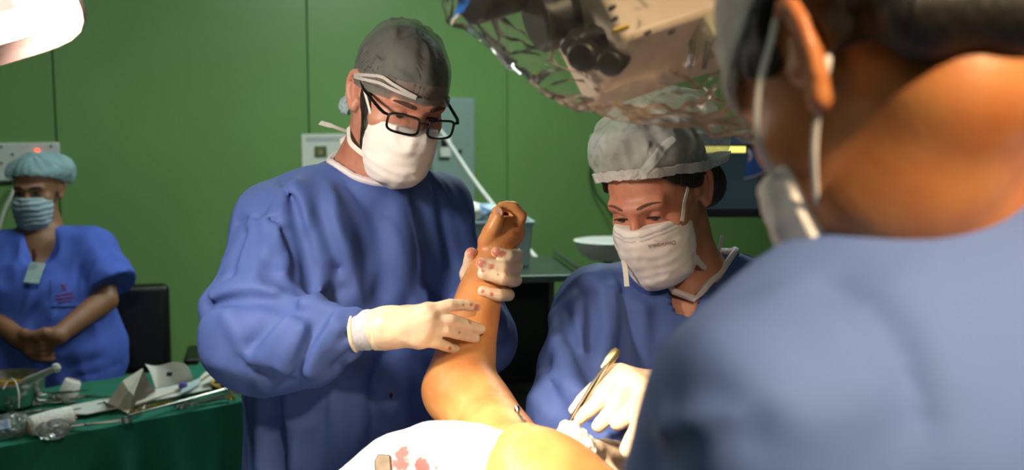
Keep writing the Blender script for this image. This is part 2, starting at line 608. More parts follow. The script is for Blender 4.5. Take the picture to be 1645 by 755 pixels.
m_paper = mat('white_paper', (215, 214, 204), 0.8, vary=(20, 0.06))
m_pouch = mat('grey_paper_pouch', (212, 205, 190), 0.7, vary=(25, 0.1))
m_tablecloth = mat('green_surgical_cloth', (8, 104, 82), 0.85, vary=(9, 0.18), bump=(30, 0.25))
m_gown = mat('blue_gown_fabric', (64, 86, 150), 0.74, vary=(6, 0.08), bump=(26, 0.35, (1, 1, 0.45)), crease=(11, .028, (1, 1, .5)))
m_gown2 = mat('worn_blue_gown_fabric', (92, 116, 172), 0.8, vary=(5, 0.1), bump=(20, 0.3, (1, 1, 0.5)), crease=(7, .02))
m_scrub = mat('blue_scrub_cotton', (72, 98, 196), 0.85, vary=(8, 0.12), bump=(22, 0.35, (1, 1, 0.4)), crease=(8, .03, (1, 1, .6)))
m_trim = mat('white_gown_binding', (215, 205, 208), 0.8, vary=(60, 0.08))
m_skin_m = mat('skin_ruddy', (180, 128, 106), 0.5, vary=(30, 0.1, (168, 106, 86)), bump=(300, 0.12), sss=0.12)
m_skin_w = mat('skin_rosy', (196, 134, 106), 0.48, vary=(30, 0.1, (180, 108, 84)), bump=(300, 0.12), sss=0.12)
m_skin_n = mat('skin_brown', (146, 100, 72), 0.5, vary=(25, 0.1), bump=(300, 0.1), sss=0.1)
m_skin_s = mat('skin_tan', (190, 124, 72), 0.46, vary=(24, 0.1, (176, 104, 58)), bump=(260, 0.14), sss=0.22)
m_skin_p = mat('skin_patient', (206, 146, 88), 0.45, vary=(22, 0.1, (190, 122, 70)), bump=(260, 0.12), sss=0.12, stain=((140, 56, 40), 0.6))
m_hair = mat('dark_brown_hair', (44, 31, 24), 0.5, vary=(120, 0.5), bump=(220, 0.9, (1, 1, 0.12)))
m_blackhair = mat('black_hair', (20, 14, 11), 0.5, vary=(140, 0.5), bump=(240, 0.9, (1, 1, 0.1)))
m_brow = mat('eyebrow_hair', (74, 46, 34), 0.7, vary=(300, 0.5), bump=(500, 0.8))
m_lash = mat('eyelash', (24, 14, 10), 0.7, vary=(300, 0.3))
m_eye = mat('eye_white', (196, 180, 168), 0.15, vary=(60, 0.06))
m_iris = mat('dark_iris', (38, 24, 16), 0.12, vary=(400, 0.4))
m_mask = mat('white_mask_fabric', (242, 234, 228), 0.82, vary=(30, 0.03), bump=(46, 0.25), crease=(20, .012, (1, 1, .8)), transl=0.2)
m_maskblue = mat('pale_blue_mask_fabric', (170, 192, 200), 0.82, vary=(30, 0.05), bump=(40, 0.3), transl=0.15)
m_strap = mat('mask_tie', (212, 208, 200), 0.8, vary=(60, 0.05))
m_cap_m = mat('sheer_grey_cap', (108, 110, 106), 0.85, vary=(40, 0.1), crease=(20, .014), alpha=0.46, bump=(40, 0.4))
m_cap_w = mat('sheer_white_cap', (225, 225, 220), 0.85, vary=(40, 0.1), crease=(26, .012), alpha=0.42, bump=(60, 0.6))
m_cap_n = mat('pale_blue_cap', (150, 182, 190), 0.85, vary=(40, 0.12), alpha=0.72, bump=(60, 0.6))
m_band = mat('cap_elastic_band', (218, 214, 208), 0.85, vary=(90, 0.1), alpha=0.8, bump=(140, 0.6))
m_glove = mat('latex_glove', (236, 214, 184), 0.42, vary=(40, 0.06, (226, 192, 166)), bump=(90, 0.18), sss=0.1, stain=((190, 60, 48), 0.7))
m_cuff = mat('latex_glove_cuff', (238, 222, 186), 0.4, vary=(30, 0.08), bump=(60, 0.3))
m_knit = mat('knit_cuff', (196, 196, 206), 0.9, vary=(80, 0.15), bump=(260, 0.5, (1, 1, 0.2)))
m_frame = mat('black_glasses_frame', (12, 12, 16), 0.2, vary=(60, 0.2))
m_drape = mat('white_surgical_drape', (200, 206, 214), 0.8, vary=(14, 0.04), bump=(24, 0.3), crease=(6, .02), stain=((206, 40, 24), 0.85))
m_gauze = mat('gauze', (232, 228, 222), 0.9, vary=(80, 0.08), bump=(180, 0.9))
m_micro = mat('beige_equipment_enamel', (196, 176, 156), 0.42, vary=(5, 0.06))
m_dark = mat('dark_equipment', (26, 24, 26), 0.4, vary=(10, 0.2))
m_blue = mat('blue_adhesive_tape', (48, 118, 226), 0.45, vary=(20, 0.1))
m_film = plastic_film('clear_plastic_film', (252, 252, 250), 0.05, 0.05, 1.17, .22)
m_film2 = plastic_film('crinkled_clear_bag', (225, 230, 232), 0.12, 0.3, 1.45)

# ------------------------------------------------------------------ the room
U3 = np.array([0.843, 0.537, 0.0]); U3 /= np.linalg.norm(U3)
N3 = np.array([U3[1], -U3[0], 0.0])           # out of the back wall into the room
Z3 = np.array([0, 0, 1.0])
WA = np.array([-2.05, 4.64, 0.0])
RM = np.stack([U3, N3 * -1, Z3], 1)           # columns: along the wall, into the wall, up
ROOF = 3.0
def room(u, n, z): return WA + U3*u + N3*n + Z3*z
def slab(name, u0, u1, n0, n1, z0, z1, m):
    mb = MB(); mb.box(room((u0+u1)/2, (n0+n1)/2, (z0+z1)/2), ((u1-u0)/2, (n1-n0)/2, (z1-z0)/2), RM)
    return tag(mb.build(name, m, smooth=False), kind='structure')
UL, UR, NF = -3.6, 6.0, 7.4
slab('floor', UL-.1, UR+.1, -.1, NF+.1, -.1, 0, m_floor)
slab('ceiling', UL-.1, UR+.1, -.1, NF+.1, ROOF, ROOF+.1, m_ceil)
wb = slab('wall_back', UL-.1, UR+.1, -.12, -.022, 0, ROOF, m_joint)
slab('wall_left', UL-.1, UL, -.1, NF, 0, ROOF, m_wall)
slab('wall_right', UR, UR+.1, -.1, NF, 0, ROOF, m_wall)
slab('wall_front', UL-.1, UR+.1, NF, NF+.1, 0, ROOF, m_wall)
mb = MB(); mb.box((0, 0, 0), (0.597, 0.011, ROOF/2), I3)
pan0 = mb.build('wall_panel', m_wall, None, smooth=False, bevel=0.003)
pan0.parent = wb
first = True
for k in range(-3, 5):
    p = pan0 if first else pan0.copy()
    if not first: COL.objects.link(p); p.parent = wb
    first = False
    p.location = room(1.2*k + 0.6, -0.011, ROOF/2)
    p.rotation_euler = (0, 0, math.atan2(U3[1], U3[0]))
mb = MB(); mb.box(room(1.2, 0.006, 0.05), (4.75, 0.006, 0.05), RM)
tag(mb.build('baseboard_back', m_joint, smooth=False), kind='structure')

def wallhit(x, y, off=0.0):
    v = FW + (x - CX)/FPX*RT - (y - CY)/FPX*UP
    o = WA + N3*off
    return CAM + v * (((o - CAM) @ N3) / (v @ N3))

def ceil_panel(loc, sx, sy, label):
    t = thing('ceiling_light', label, 'ceiling light', loc)
    mb = MB()
    for q in ((-1, 0), (1, 0)): mb.box(np.array(loc)+(q[0]*sx/2, 0, 0), (0.02, sy/2+.02, 0.02))
    for q in (-1, 1): mb.box(np.array(loc)+(0, q*sy/2, 0), (sx/2, 0.02, 0.02))
    mb.build('frame', m_white, t, smooth=False)
    mb = MB(); mb.box(np.array(loc)+(0, 0, 0.012), (sx/2, sy/2, 0.006))
    mb.build('diffuser', mat('light_diffuser', (235, 240, 235), 0.5, emit=((225, 255, 240), 1.5), vary=(5, .02)), t, smooth=False)
ceil_panel((-1.05, 3.05, 2.975), 1.2, 0.6, 'white ceiling light panel above the instrument table')
ceil_panel((0.6, 4.2, 2.975), 1.2, 0.6, 'white ceiling light panel near the back wall')
ceil_panel((0.1, -0.6, 2.975), 1.2, 0.6, 'white ceiling light panel behind the camera')

# ------------------------------------------------------------------ heads and hands
class Head:
    def __init__(s, c, yaw, pitch, roll, k=1.0):
        s.M = rotm('Z', yaw) @ rotm('X', pitch) @ rotm('Y', roll)
        s.c = np.asarray(c, float); s.k = k; s.Mf = A(s.M); s.cf = A(s.c)
    def L(s, X): return (X - s.cf) @ s.Mf / f4(s.k)
    def W(s, p): return s.c + s.M @ (np.asarray(p, float) * s.k)

def ear_pt(sd, u, v, o=0.0): return (sd*(0.0695 + 0.42*(u+0.012) + o), 0.012+u, -0.004+v)
def ear_parts():
    b = B()
    hel = [(-.012,-.002),(-.011,.014),(-.003,.027),(.009,.030),(.019,.022),(.022,.008),(.019,-.008),(.012,-.021),(.003,-.031)]
    ant = [(.006,.020),(.012,.010),(.011,-.004),(.006,-.016),(-.002,-.021)]
    for sd in (-1, 1):
        b.add(chain([ear_pt(sd, u, v, .002) for u, v in hel], [.004,.0042,.0046,.005,.005,.0048,.0045,.0048,.006]), 0.003)
        b.add(chain([ear_pt(sd, u, v, .0005) for u, v in ant], [.0035]*5), 0.004)
        b.add(ell(ear_pt(sd, .004, -.001, -.004), (.0045, .017, .028), rotm('Z', -sd*23)), 0.004)
        b.add(ell(ear_pt(sd, -.002, -.030, .001), (.0055, .008, .009)), 0.006)
        b.add(ell(ear_pt(sd, -.012, -.006, .003), (.004, .005, .006)), 0.004)
        b.add(ell((sd*.066, .012, -.004), (.010, .016, .022)), 0.006)
    return b
EARS = ear_parts()
def skull(fem=False):
    b = B()
    b.add(ell((0, .012, .035), (.0765, .099, .084)))
    b.add(ell((0, -.035, -.03), (.062, .058, .086)), 0.03)
    b.add(ell((0, -.040, -.085), (.049 if not fem else .045, .046, .040)), 0.025)
    b.add(ell((0, -.074, -.106), (.021, .018, .018)), 0.02)
    return b
SKULL, SKULLF = skull(), skull(True)
def face(fem):
    b = B()
    b.add(SKULLF if fem else SKULL)
    for sd in (-1, 1):
        b.add(ell((sd*.041, -.058, -.026), (.024, .020, .018)), 0.022)
    b.add(chain([(-.042,-.078,.019),(-.016,-.0915,.017),(.016,-.0915,.017),(.042,-.078,.019)], [.011,.012,.012,.011]), 0.014)
    for sd in (-1, 1):
        b.sub(ell((sd*.032, -.106, .001), (.021, .019, .014)), 0.010)
    b.add(cone((0,-.090,.012), (0,-.116,-.034), .0075, .0115), 0.010)
    for sd in (-1, 1):
        b.add(ell((sd*.0125, -.103, -.039), (.009, .011, .008)), 0.006)
        b.add(ell((sd*.031, -.0765, 0), (.0150, .0148, .0138)), 0.004)
        b.sub(ell((sd*.031, -.0925, -.0045), (.0125, .0075, .0034)), 0.0018)
    b.add(ell((0, -.094, -.068), (.022, .010, .006)), 0.006)
    b.add(ell((0, -.092, -.077), (.020, .010, .006)), 0.005)
    b.add(EARS, 0.004)
    return b
FACES = {False: face(False), True: face(True)}
def head_f(H, fem=False):
    g = FACES[fem]
    def f(X):
        return g(H.L(X)) * f4(H.k)
    return near(f, H.W((0, 0, -.005)), .15*H.k)
def loc_f(H, g):
    def f(X): return g(H.L(X)) * f4(H.k)
    return f

def eyes(H, parent, fem, lash=0.0016, look=18):
    for sd in (-1, 1):
        c = np.array([sd*.031, -.0765, 0.0]); r = .0128
        mb = MB(); prof = [(r*math.sin(a), -r*math.cos(a)) for a in np.linspace(0.02, math.pi-.02, 12)]
        mb.lathe(prof, 16)
        V = [H.W(c + np.array(v)) for v in mb.V]
        e = mk('eye', V, mb.F, m_eye, parent)
        g = np.array([0, -math.cos(math.radians(look)), -math.sin(math.radians(look))])
        mb = MB(); fr = frame(g)
        mb.lathe([(.0062, -.0006), (.0055, .0010), (.0025, .0017)], 16, c + g*(r-.0007), fr)
        mk('iris', [H.W(v) for v in mb.V], mb.F, m_iris, e)
        pts = [H.W(c + np.array([.0128*math.cos(a)*1.0, -.0128 - .0022*math.sin(a), -.0026 + .0038*math.sin(a)])) for a in np.linspace(0.05, math.pi-.05, 9)]
        mb = MB(); mb.tube(pts, [lash*.5]+[lash]*7+[lash*.5], 6)
        mb.build('eyelashes', m_lash, parent)
def brows(H, parent, f, m, th=0.0042, arch=0.004, tilt=0.0):
    for sd in (-1, 1):
        pts = []
        for t in np.linspace(0, 1, 7):
            x = sd*(.013 + .037*t); z = .0225 + arch*math.sin(t*2.2) - .004*t - tilt*(1-t)
            o = np.array([x, -.13, z]); d = np.array([0, 1.0, 0]); s = 0
            for _ in range(40):
                q = float(f(A(o + d*s)[None])[0])
                if q < .0004: break
                s += q*.8
            pts.append(H.W(o + d*(s + 0.0008)))
        mb = MB(); mb.tube(pts, [th*.7, th, th, th*.95, th*.8, th*.6, th*.25], 8, flat=0.55, nrm=H.M[:, 1])
        mb.build('eyebrow', m, parent)

def hand_f(wrist, rw, fingers, thumb=None, k=0.010, kw=0.02):
    """wrist point and radius; fingers = lists of (joint points, radii)"""
    b = B(); palm = B()
    ks = [p[0] for p, r in fingers]
    for i, (p, r) in enumerate(fingers):
        palm.add(cone(wrist, p[0], rw*0.72, r[0]*1.12), kw)
        if i: palm.add(cone(ks[i-1], p[0], r[0]*1.02), 0.012)
    if thumb is not None:
        p, r = thumb
        palm.add(cone((np.asarray(wrist)*.75 + np.asarray(ks[0])*.25), p[0], rw*.55, r[0]*1.2), kw)
        palm.add(cone(p[0], p[1], r[0]*1.15, r[1]), 0.014)
    b.add(palm)
    for p, r in fingers: b.add(chain(p, r), 0.005)
    if thumb is not None: b.add(chain(thumb[0], thumb[1]), 0.008)
    return b
def px(*pts): return [P(*p) for p in pts]
def bounds(pts, pad):
    p = np.array([np.asarray(q) for q in pts]); return p.min(0)-pad, p.max(0)+pad

def legs(hips, feet, toe, top, r=0.075):
    """lower body down to the shoes, mostly out of sight"""
    b = B()
    for h, f in zip(hips, feet):
        kn = (np.asarray(h)+np.asarray(f))/2 + np.asarray(toe)*0.04
        b.add(chain([h, kn, f], [r, r*.75, .045]), 0.03)
        b.add(cone(np.asarray(f)+(0,0,-.045), np.asarray(f)+np.asarray(toe)*.15+(0,0,-.05), .045, .035), 0.02)
    b.add(cone(np.mean(hips, 0), top, .14, .12), 0.08)
    pts = list(hips)+list(feet)+[top]
    lo, hi = bounds(pts, 0.24); lo[2] = -0.02
    V, F = net(b, lo, hi, 0.016)
    V[:, 2] = np.maximum(V[:, 2], 0.001)
    return V, F

# ================================================================== shared clothing shapes
def cloth_noise(s1=7.0, a1=0.006, s2=19.0, a2=0.0022, st=(1, 1, 0.5)):
    st = A(st)
    def g(X):
        Y = X*st
        n0 = noise(Y*f4(s1))
        w = Y + n0[:, None]*A((.04, -.03, .035))
        return f4(a1) * n0 + f4(a2) * ridged(w*f4(s2))
    return g
def mask_local(drop=0.0, wide=1.0, pleat=0.0016, top=-.006, side=-.024, big=1.0):
    b = B()
    b.add(ell((0, -.058, -.062), (.067*wide, .066*big, .080)))
    b.add(ell((0, -.096, -.034), (.020, .028, .034)), 0.022)
    b.add(ell((0, -.066, -.108-drop), (.050*wide, .048*big, .030)), 0.02)
    def wr(X):
        return (f4(pleat) * np.sin(X[:, 2]*f4(330) + 3*noise(X*f4(18))) +
                f4(0.0030) * ridged(X*A((20, 12, 13)) + f4(3.3)) - f4(.0018))
    b.disp(wr)
    b.cut(half((0, -.11, top), (0, .16, 1)), 0.002)
    b.cut(half((0, side, -.06), (0, 1, -.10)), 0.002)
    return b
def collar(f, a, b, ra, rb, n=56):
    """the rim where a neck opening leaves the cloth"""
    a = np.asarray(a); b = np.asarray(b); fr = frame(b - a); ts = np.linspace(-.35, 1, 120); out = []
    for k in range(n):
        th = 2*math.pi*k/n; dr = fr[:, 0]*math.cos(th) + fr[:, 1]*math.sin(th)
        X = np.array([a + (b-a)*t + dr*(ra + (rb-ra)*min(max(t, 0), 1)) for t in ts])
        d = f(A(X)); i = np.nonzero(d < 0)[0]
        if len(i): out.append(X[i[0]] - (b-a)/np.linalg.norm(b-a)*.002)
    return out
def hairline(z0, slope, side, s0=.045):
    def g(X):
        return f4(z0) - f4(slope)*X[:, 1] - f4(side)*np.clip(np.abs(X[:, 0]) - f4(s0), 0, 1) - X[:, 2]
    return g
def shell_local(base, off, z0, slope, nz=0.0, ns=30, cutk=0.003):
    b = B(); b.add(lambda X: base(X) - f4(off))
    if nz: b.disp(lambda X: f4(nz) * ridged(X*f4(ns)))
    b.cut(half((0, 0, z0), (0, -slope, -1)), cutk)
    return b

# ================================================================== bearded assistant in the middle
man = thing('person', 'man in black glasses and grey cap holding up the bare arm of the patient', 'person', (-0.24, 1.80, 0))
H = Head(P(641, 154, 1.70), 28, 24, 8, 0.93)
fm = head_f(H)
g_neck = P(598, 292, 1.80)
Rsh, Lsh = P(458, 368, 1.70), P(692, 342, 1.88)
skinb = B()
skinb.add(fm)
skinb.add(cone(H.W((0, .03, -.055)), g_neck, .056, .060), 0.03)
skinb.add(cone(g_neck, P(602, 420, 1.82), .07, .10), 0.04)
skinb.add(cone(P(600, 318, 1.81), P(505, 352, 1.74), .05, .045), 0.04)
skinb.add(cone(P(600, 318, 1.81), P(665, 340, 1.86), .045, .045), 0.04)
lo, hi = bounds([H.c, g_neck, P(602, 420, 1.82), P(490, 352, 1.74), P(680, 340, 1.86)], 0.145)
body = solid('body', skinb, lo, hi, 0.0026, m_skin_m, man, 1,
             extra=legs([P(510, 900, 1.80), P(610, 900, 1.86)], [(-0.36, 1.84, .09), (-0.16, 1.90, .09)], (0.25, -0.95, 0), P(590, 500, 1.82)))
eyes(H, man, False)
brows(H, man, FACES[False], m_brow, 0.0038, 0.003, 0.004)
# hair, beard, cap, mask
hb = shell_local(SKULL, .0005, .034, .24, .0015, 60)
lo, hi = bounds([H.c], 0.16)
solid('hair', loc_f(H, hb), lo, hi, 0.003, m_hair, man)
bd = B(); bd.add(lambda X: SKULL(X) - f4(.0055)); bd.disp(lambda X: f4(.0015)*ridged(X*f4(90)))
bd.cut(half((0, -.004, 0), (0, 1, .25)), .004); bd.cut(half((0, 0, .012), (0, 0, 1)), .004)
bd.sub(rbox((0, -.15, .06), (.2, .112, .11), .02), .006)
solid('beard', loc_f(H, bd), lo, hi, 0.003, m_blackhair, man)
cp = B(); cp.add(lambda X: SKULL(X) - f4(.0062))
cp.add(ell((0, .02, .064), (.058, .078, .060)), 0.015)
cp.disp(lambda X: f4(.0035)*ridged(np.stack([np.arctan2(X[:, 0], X[:, 1]-f4(.01))*f4(2.2), X[:, 2]*f4(6), X[:, 2]*f4(3)], 1))*np.clip((X[:, 2]-f4(.085))/f4(.03), 0, 1))
cp.disp(lambda X: f4(.0035)*ridged(X*A((34, 18, 10))) * np.clip((X[:, 2]-f4(.03))/f4(.06), 0.15, 1.4) - f4(.001))
cp.cut(half((0, 0, .012), (0, -.17, -1)), .003)
cp.sub(lambda X: SKULL(X) - f4(.0022), 0.0)
cpo = solid('surgical_cap', loc_f(H, cp), lo, hi, 0.0028, m_cap_m, man)
fcap = loc_f(H, cp)
fskm = loc_f(H, lambda X: SKULL(X) - f4(.0066))
def around(H, f, pts, n=5):        # local points dropped onto a solid towards the head's middle
    out = []
    for p in spline([np.array(q, float) for q in pts], n):
        o = H.W(p*1.9); d = H.c - o; L_ = np.linalg.norm(d); d /= L_; t = 0
        for _ in range(60):
            q = float(f(A(o + d*t)[None])[0])
            if q < .0005 or t > L_: break
            t += q*.8
        out.append(o + d*t)
    return out
ring = [(math.sin(a)*.08, -math.cos(a)*.1, .013 + .17*math.cos(a)*.1*1.0) for a in np.linspace(-2.6, 2.6, 15)]
ribbon('cap_band', around(H, fskm, ring), fskm, m_cap_m, cpo, 0.012, .0012, .002)
for dz, dy in ((.012, .0), (.024, .006)):
    rp = [(math.sin(a)*.08, -math.cos(a)*.1, .016 + dz*max(0, 1-abs(a+1.0)) + .017*math.cos(a)) for a in np.linspace(-1.75, -0.2, 7)]
    ribbon('cap_tie', around(H, fskm, rp), fskm, mat('cap_tie_cloth', (168, 162, 156), .85, vary=(60, .1)), cpo, 0.005, .001, .003)
mk_l = mask_local(0.004, 1.0, 0.0004, -.016, -.040, 1.04)
fmask = loc_f(H, mk_l)
mko = solid('face_mask', fmask, *bounds([H.W((0, -.07, -.06))], 0.12), 0.0024, m_mask, man)
fall = lambda X: np.minimum(fm(X), fmask(X))
ribbon('mask_tie', [H.W(p) for p in ((-.064, -.052, -.022), (-.070, -.036, -.004), (-.0755, -.020, .012), (-.079, -.004, .026))], fm, m_strap, mko, .006, .001, .003)
ribbon('mask_tie', spline([H.W(p) for p in ((-.056, -.050, -.100), (-.066, -.030, -.098), (-.070, -.004, -.096), (-.060, .040, -.088))], 4), None, m_strap, mko, .008, .001, 0, (-.5, -1, 0.2))
ribbon('mask_tie', spline([P(514, 197, 1.79), P(535, 203, 1.78), P(558, 211, 1.79), P(575, 214, 1.80)], 4), None, m_strap, mko, [.010, .007, .006, .005], .001, 0, (0, -0.7, 0.7))
kn = B(); kn.add(ell(P(561, 163, 1.80), (.012, .010, .016), rotm('Y', 25))); kn.add(ell(P(556, 172, 1.80), (.010, .008, .012)), .008)
kn.disp(lambda X: f4(.004)*ridged(X*f4(90)))
solid('tie_knot', kn, *bounds([P(560, 166, 1.80)], .04), .002, m_maskblue, mko)
kn = B(); kn.add(ell(P(556, 228, 1.79), (.010, .008, .010))); kn.disp(lambda X: f4(.003)*ridged(X*f4(90)))
solid('tie_knot', kn, *bounds([P(556, 228, 1.79)], .03), .002, m_strap, mko)
# glasses
def rrect(w, h, n=28, p=4.0):
    out = []
    for a in np.linspace(0, 2*math.pi, n, endpoint=False):
        c, s_ = math.cos(a), math.sin(a)
        out.append((w*math.copysign(abs(c)**(2/p), c), h*math.copysign(abs(s_)**(2/p), s_)))
    return out
gl = link('glasses', bpy.data.meshes.new('glasses'), None, man)
mb = MB()
GZ, GY = -.006, -.124
for sd in (-1, 1):
    rim = [H.W((sd*(.0355) + x, GY + abs(sd*.0355+x)**2*3.6 + (z-.01)*.12, GZ + z)) for x, z in rrect(.0268, .0155)]
    mb.tube(rim, .0021, 8, closed=True)
    lens = MB(); lens.V = [tuple(q) for q in rim]; lens.F = [list(range(len(rim)))]
    lens.build('lens', plastic_film('glasses_lens', (250, 250, 252), 0.02, 0.0, 1.2, 0.0) if sd < 0 else bpy.data.materials['glasses_lens'], gl)
mb.tube([H.W(p) for p in ((-.0075, GY, GZ+.006), (0, GY-.002, GZ+.009), (.0075, GY, GZ+.006))], .0019, 8)
for sd in (-1, 1):
    mb.tube([H.W(p) for p in ((sd*.063, GY+.0145, GZ+.010), (sd*.070, GY+.017, GZ+.011), (sd*.0745, GY+.030, GZ+.013), (sd*.081, -.03, .012), (sd*.081, .004, .022), (sd*.079, .018, .016))], [.0022, .0026, .0028, .0026, .0022, .0018], 8)
fr_o = mb.build('frame', m_frame, gl)
# gown
gw = B()
gw.add(cone(Rsh, P(600, 335, 1.80), .074, .075)); gw.add(cone(P(600, 335, 1.80), Lsh, .075, .064), 0.05)
gw.add(cone(P(560, 292, 1.80), Rsh, .040, .066), 0.04)
gw.add(cone(P(640, 300, 1.82), Lsh, .040, .058), 0.04)
gw.add(cone(P(530, 440, 1.755), P(530, 560, 1.75), .125, .120), 0.08)
gw.add(cone(P(630, 430, 1.83), P(625, 560, 1.82), .112, .105), 0.08)
gw.add(cone(P(512, 560, 1.77), P(500, 1050, 1.82), .112, .145), 0.08)
gw.add(cone(P(612, 560, 1.82), P(620, 1050, 1.90), .112, .150), 0.08)
El, Wr = P(420, 540, 1.56), P(564, 531, 1.486)
gw.add(chain([Rsh, P(440, 440, 1.65), El], [.070, .080, .078]), 0.025)
gw.add(chain([El, P(490, 548, 1.515), P(540, 535, 1.495), Wr], [.078, .066, .044, .031]), 0.03)
gw.add(ell(P(352, 492, 1.58), (.022, .025, .016)), 0.03)
LEl, LWr = P(768, 545, 1.80), P(758, 492, 1.705)
gw.add(chain([Lsh, P(722, 430, 1.86), LEl], [.062, .062, .058]), 0.025)
gw.add(chain([LEl, P(766, 520, 1.75), LWr], [.055, .045, .032]), 0.02)
gbase = B(); gbase.add(gw)
MF = [([(454, 287), (474, 330), (488, 384), (495, 430), (498, 462)], -11, 9), ([(470, 300), (492, 350), (508, 400), (512, 450)], 6, 14),
      ([(444, 296), (434, 318), (424, 341)], -4, 4), ([(382, 359), (404, 352), (438, 354), (461, 384), (477, 430), (482, 473)], -5, 4.5),
      ([(404, 355), (402, 380), (396, 410)], 4, 7), ([(425, 355), (426, 385), (420, 420), (405, 455)], 4, 8), ([(395, 375), (380, 410), (372, 445)], -5, 8),
      ([(445, 365), (452, 400), (455, 440)], 4, 8),
      ([(331, 492), (384, 479), (420, 478), (452, 486), (478, 500)], -15, 10), ([(345, 480), (390, 466), (440, 470)], 7, 9),
      ([(403, 555), (422, 538), (445, 515), (466, 496)], -10, 11), ([(483, 490), (460, 518), (438, 545), (424, 570)], 9, 11),
      ([(478, 600), (487, 573), (503, 536), (524, 507)], -12, 9), ([(495, 595), (512, 560), (545, 528)], 8, 9), ([(462, 590), (470, 560), (485, 530)], 6, 10),
      ([(395, 578), (428, 600), (466, 612)], -6, 9), ([(540, 585), (560, 565), (580, 548)], -6, 7), ([(535, 512), (556, 505), (575, 502)], 6, 6),
      ([(545, 540), (562, 532), (578, 528)], -6, 5), ([(550, 560), (565, 550), (580, 545)], 4, 5), ([(370, 510), (385, 540), (400, 575)], 6, 11),
      ([(445, 640), (446, 690), (444, 750)], -10, 11), ([(466, 640), (468, 690), (470, 750)], 6, 12), ([(574, 605), (570, 680), (566, 750)], 5, 12),
      ([(612, 575), (597, 636), (603, 680)], -7, 11), ([(520, 625), (518, 690), (512, 750)], -5, 12), ([(640, 575), (645, 640), (650, 680)], 4, 12),
      ([(420, 640), (418, 700), (416, 750)], 5, 9),
      ([(540, 330), (560, 400), (556, 470)], 4, 16), ([(600, 340), (612, 400), (608, 470)], -4, 15), ([(640, 330), (644, 400), (640, 460)], 4, 13),
      ([(665, 320), (680, 390), (684, 450)], -5, 12), ([(700, 300), (718, 370), (728, 430)], -5, 10), ([(520, 420), (516, 455), (506, 490)], 6, 9),
      ([(545, 430), (550, 465), (556, 490)], -5, 9), ([(500, 430), (503, 465), (500, 490)], -5, 7), ([(560, 300), (590, 330), (620, 345)], -3, 14)]
gown = B(); gown.add(gbase); gown.disp(folds(gbase, MF, 2.9)); gown.disp(cloth_noise(6.5, .007, 9, .008))
NK = (P(590, 190, 1.74), P(603, 330, 1.80), .080, .058)
rim_ = collar(gown, *NK)
gown.sub(cone(P(590, 190, 1.74), P(603, 330, 1.80), .080, .058), 0.004)
gown.cut(half((0, 0, .36), (0, 0, -1)), 0.0)
pts = [Rsh, Lsh, El, LEl, Wr, P(500, 1050, 1.82), P(352, 492, 1.58)]
lo, hi = bounds(pts, 0.17); lo[2] = 0.33; hi[2] = P(560, 240, 1.8)[2]
go = solid('gown', gown, lo, hi, 0.0046, m_gown, man, 1)
mb = MB(); mb.tube(rim_, .0062, 8, closed=True, flat=1.0); mb.build('neck_binding', m_trim, go)
dot = hit(gown, 628, 636)
if dot is not None:
    mb = MB(); nn = sdf_n(gown, dot); mb.prism([(.0028*math.cos(a)*(1+.3*math.sin(3*a)), .005*math.sin(a)) for a in np.linspace(0, 6.28, 12, endpoint=False)], -.0005, .0006, dot, frame(nn, (1, 0, 0)))
    mb.build('stain_spot', mat('dried_stain', (40, 14, 22), .8, vary=(300, .2)), go)
# right glove
dk, dp, dd, dt = 1.462, 1.468, 1.486, 1.500
rh = [(px((686, 501, dk), (722, 490, dp), (748, 490, dd), (765, 494, dt)), [.0100, .0088, .0080, .0066]),
      (px((686, 516, dk), (724, 514, dp), (752, 522, dd), (773, 529, dt)), [.0104, .0090, .0082, .0068]),
      (px((680, 531, dk), (716, 531, dp), (743, 538, dd), (764, 544, dt)), [.0102, .0086, .0080, .0066]),
      (px((672, 545, dk), (702, 551, dp), (722, 558, dd), (741, 565, dt)), [.0098, .0080, .0072, .0062])]
th = (px((652, 512, 1.50), (690, 500, 1.53), (722, 505, 1.555), (745, 515, 1.57)), [.014, .0115, .010, .008])
wr = P(622, 527, 1.470)
gr = hand_f(wr, .0285, rh, th)
gr.add(cone(wr, P(585, 530, 1.476), .0265, .0275), .012)
gr.disp(lambda X: f4(.0006)*ridged(X*f4(60)))
allp = [p for f_, r_ in rh for p in f_] + th[0] + [wr, P(580, 530, 1.478)]
st = [(hit(gr, x, y), r) for x, y, r in ((767, 494, .007), (757, 489, .004), (755, 517, .004), (723, 560, .004), (745, 490, .003), (738, 534, .003))]
gro = solid('glove', gr, *bounds(allp, .04), .0022, m_glove, man, 1, st)
mb = MB()
cpts = [P(570, 531, 1.479), P(578, 530.5, 1.477), P(592, 530, 1.475), P(603, 529, 1.473)]
ax_ = cpts[-1] - cpts[0]
def ringband(mb, c, r0, prof, ax, sq=1.0):
    fr = frame(ax, (0, 0, 1))
    mb.lathe([(r, z) for r, z in prof], 28, c, fr @ np.diag([1.0, sq, 1.0]), cap=False)
ringband(mb, P(571, 531, 1.479), 0, [(.0275, 0), (.0305, .0), (.0312, .0018), (.0300, .004), (.0288, .012), (.0298, .020), (.0285, .026), (.0278, .030)], ax_)
mb.build('glove_cuff', m_knit, gro)
mb = MB(); ringband(mb, P(606, 529.5, 1.472), 0, [(.0278, -.002), (.0300, 0), (.0296, .004), (.0288, .012), (.0290, .015), (.0272, .019)], P(640, 533, 1.468) - P(606, 529.5, 1.472))
mb.build('glove_cuff_roll', m_cuff, gro)
mb = MB(); ringband(mb, P(571, 531, 1.479), 0, [(.0285, -.002), (.0310, -.001), (.0322, .0015), (.0310, .004)], ax_)
mb.build('glove_cuff_rim', m_cuff, gro)
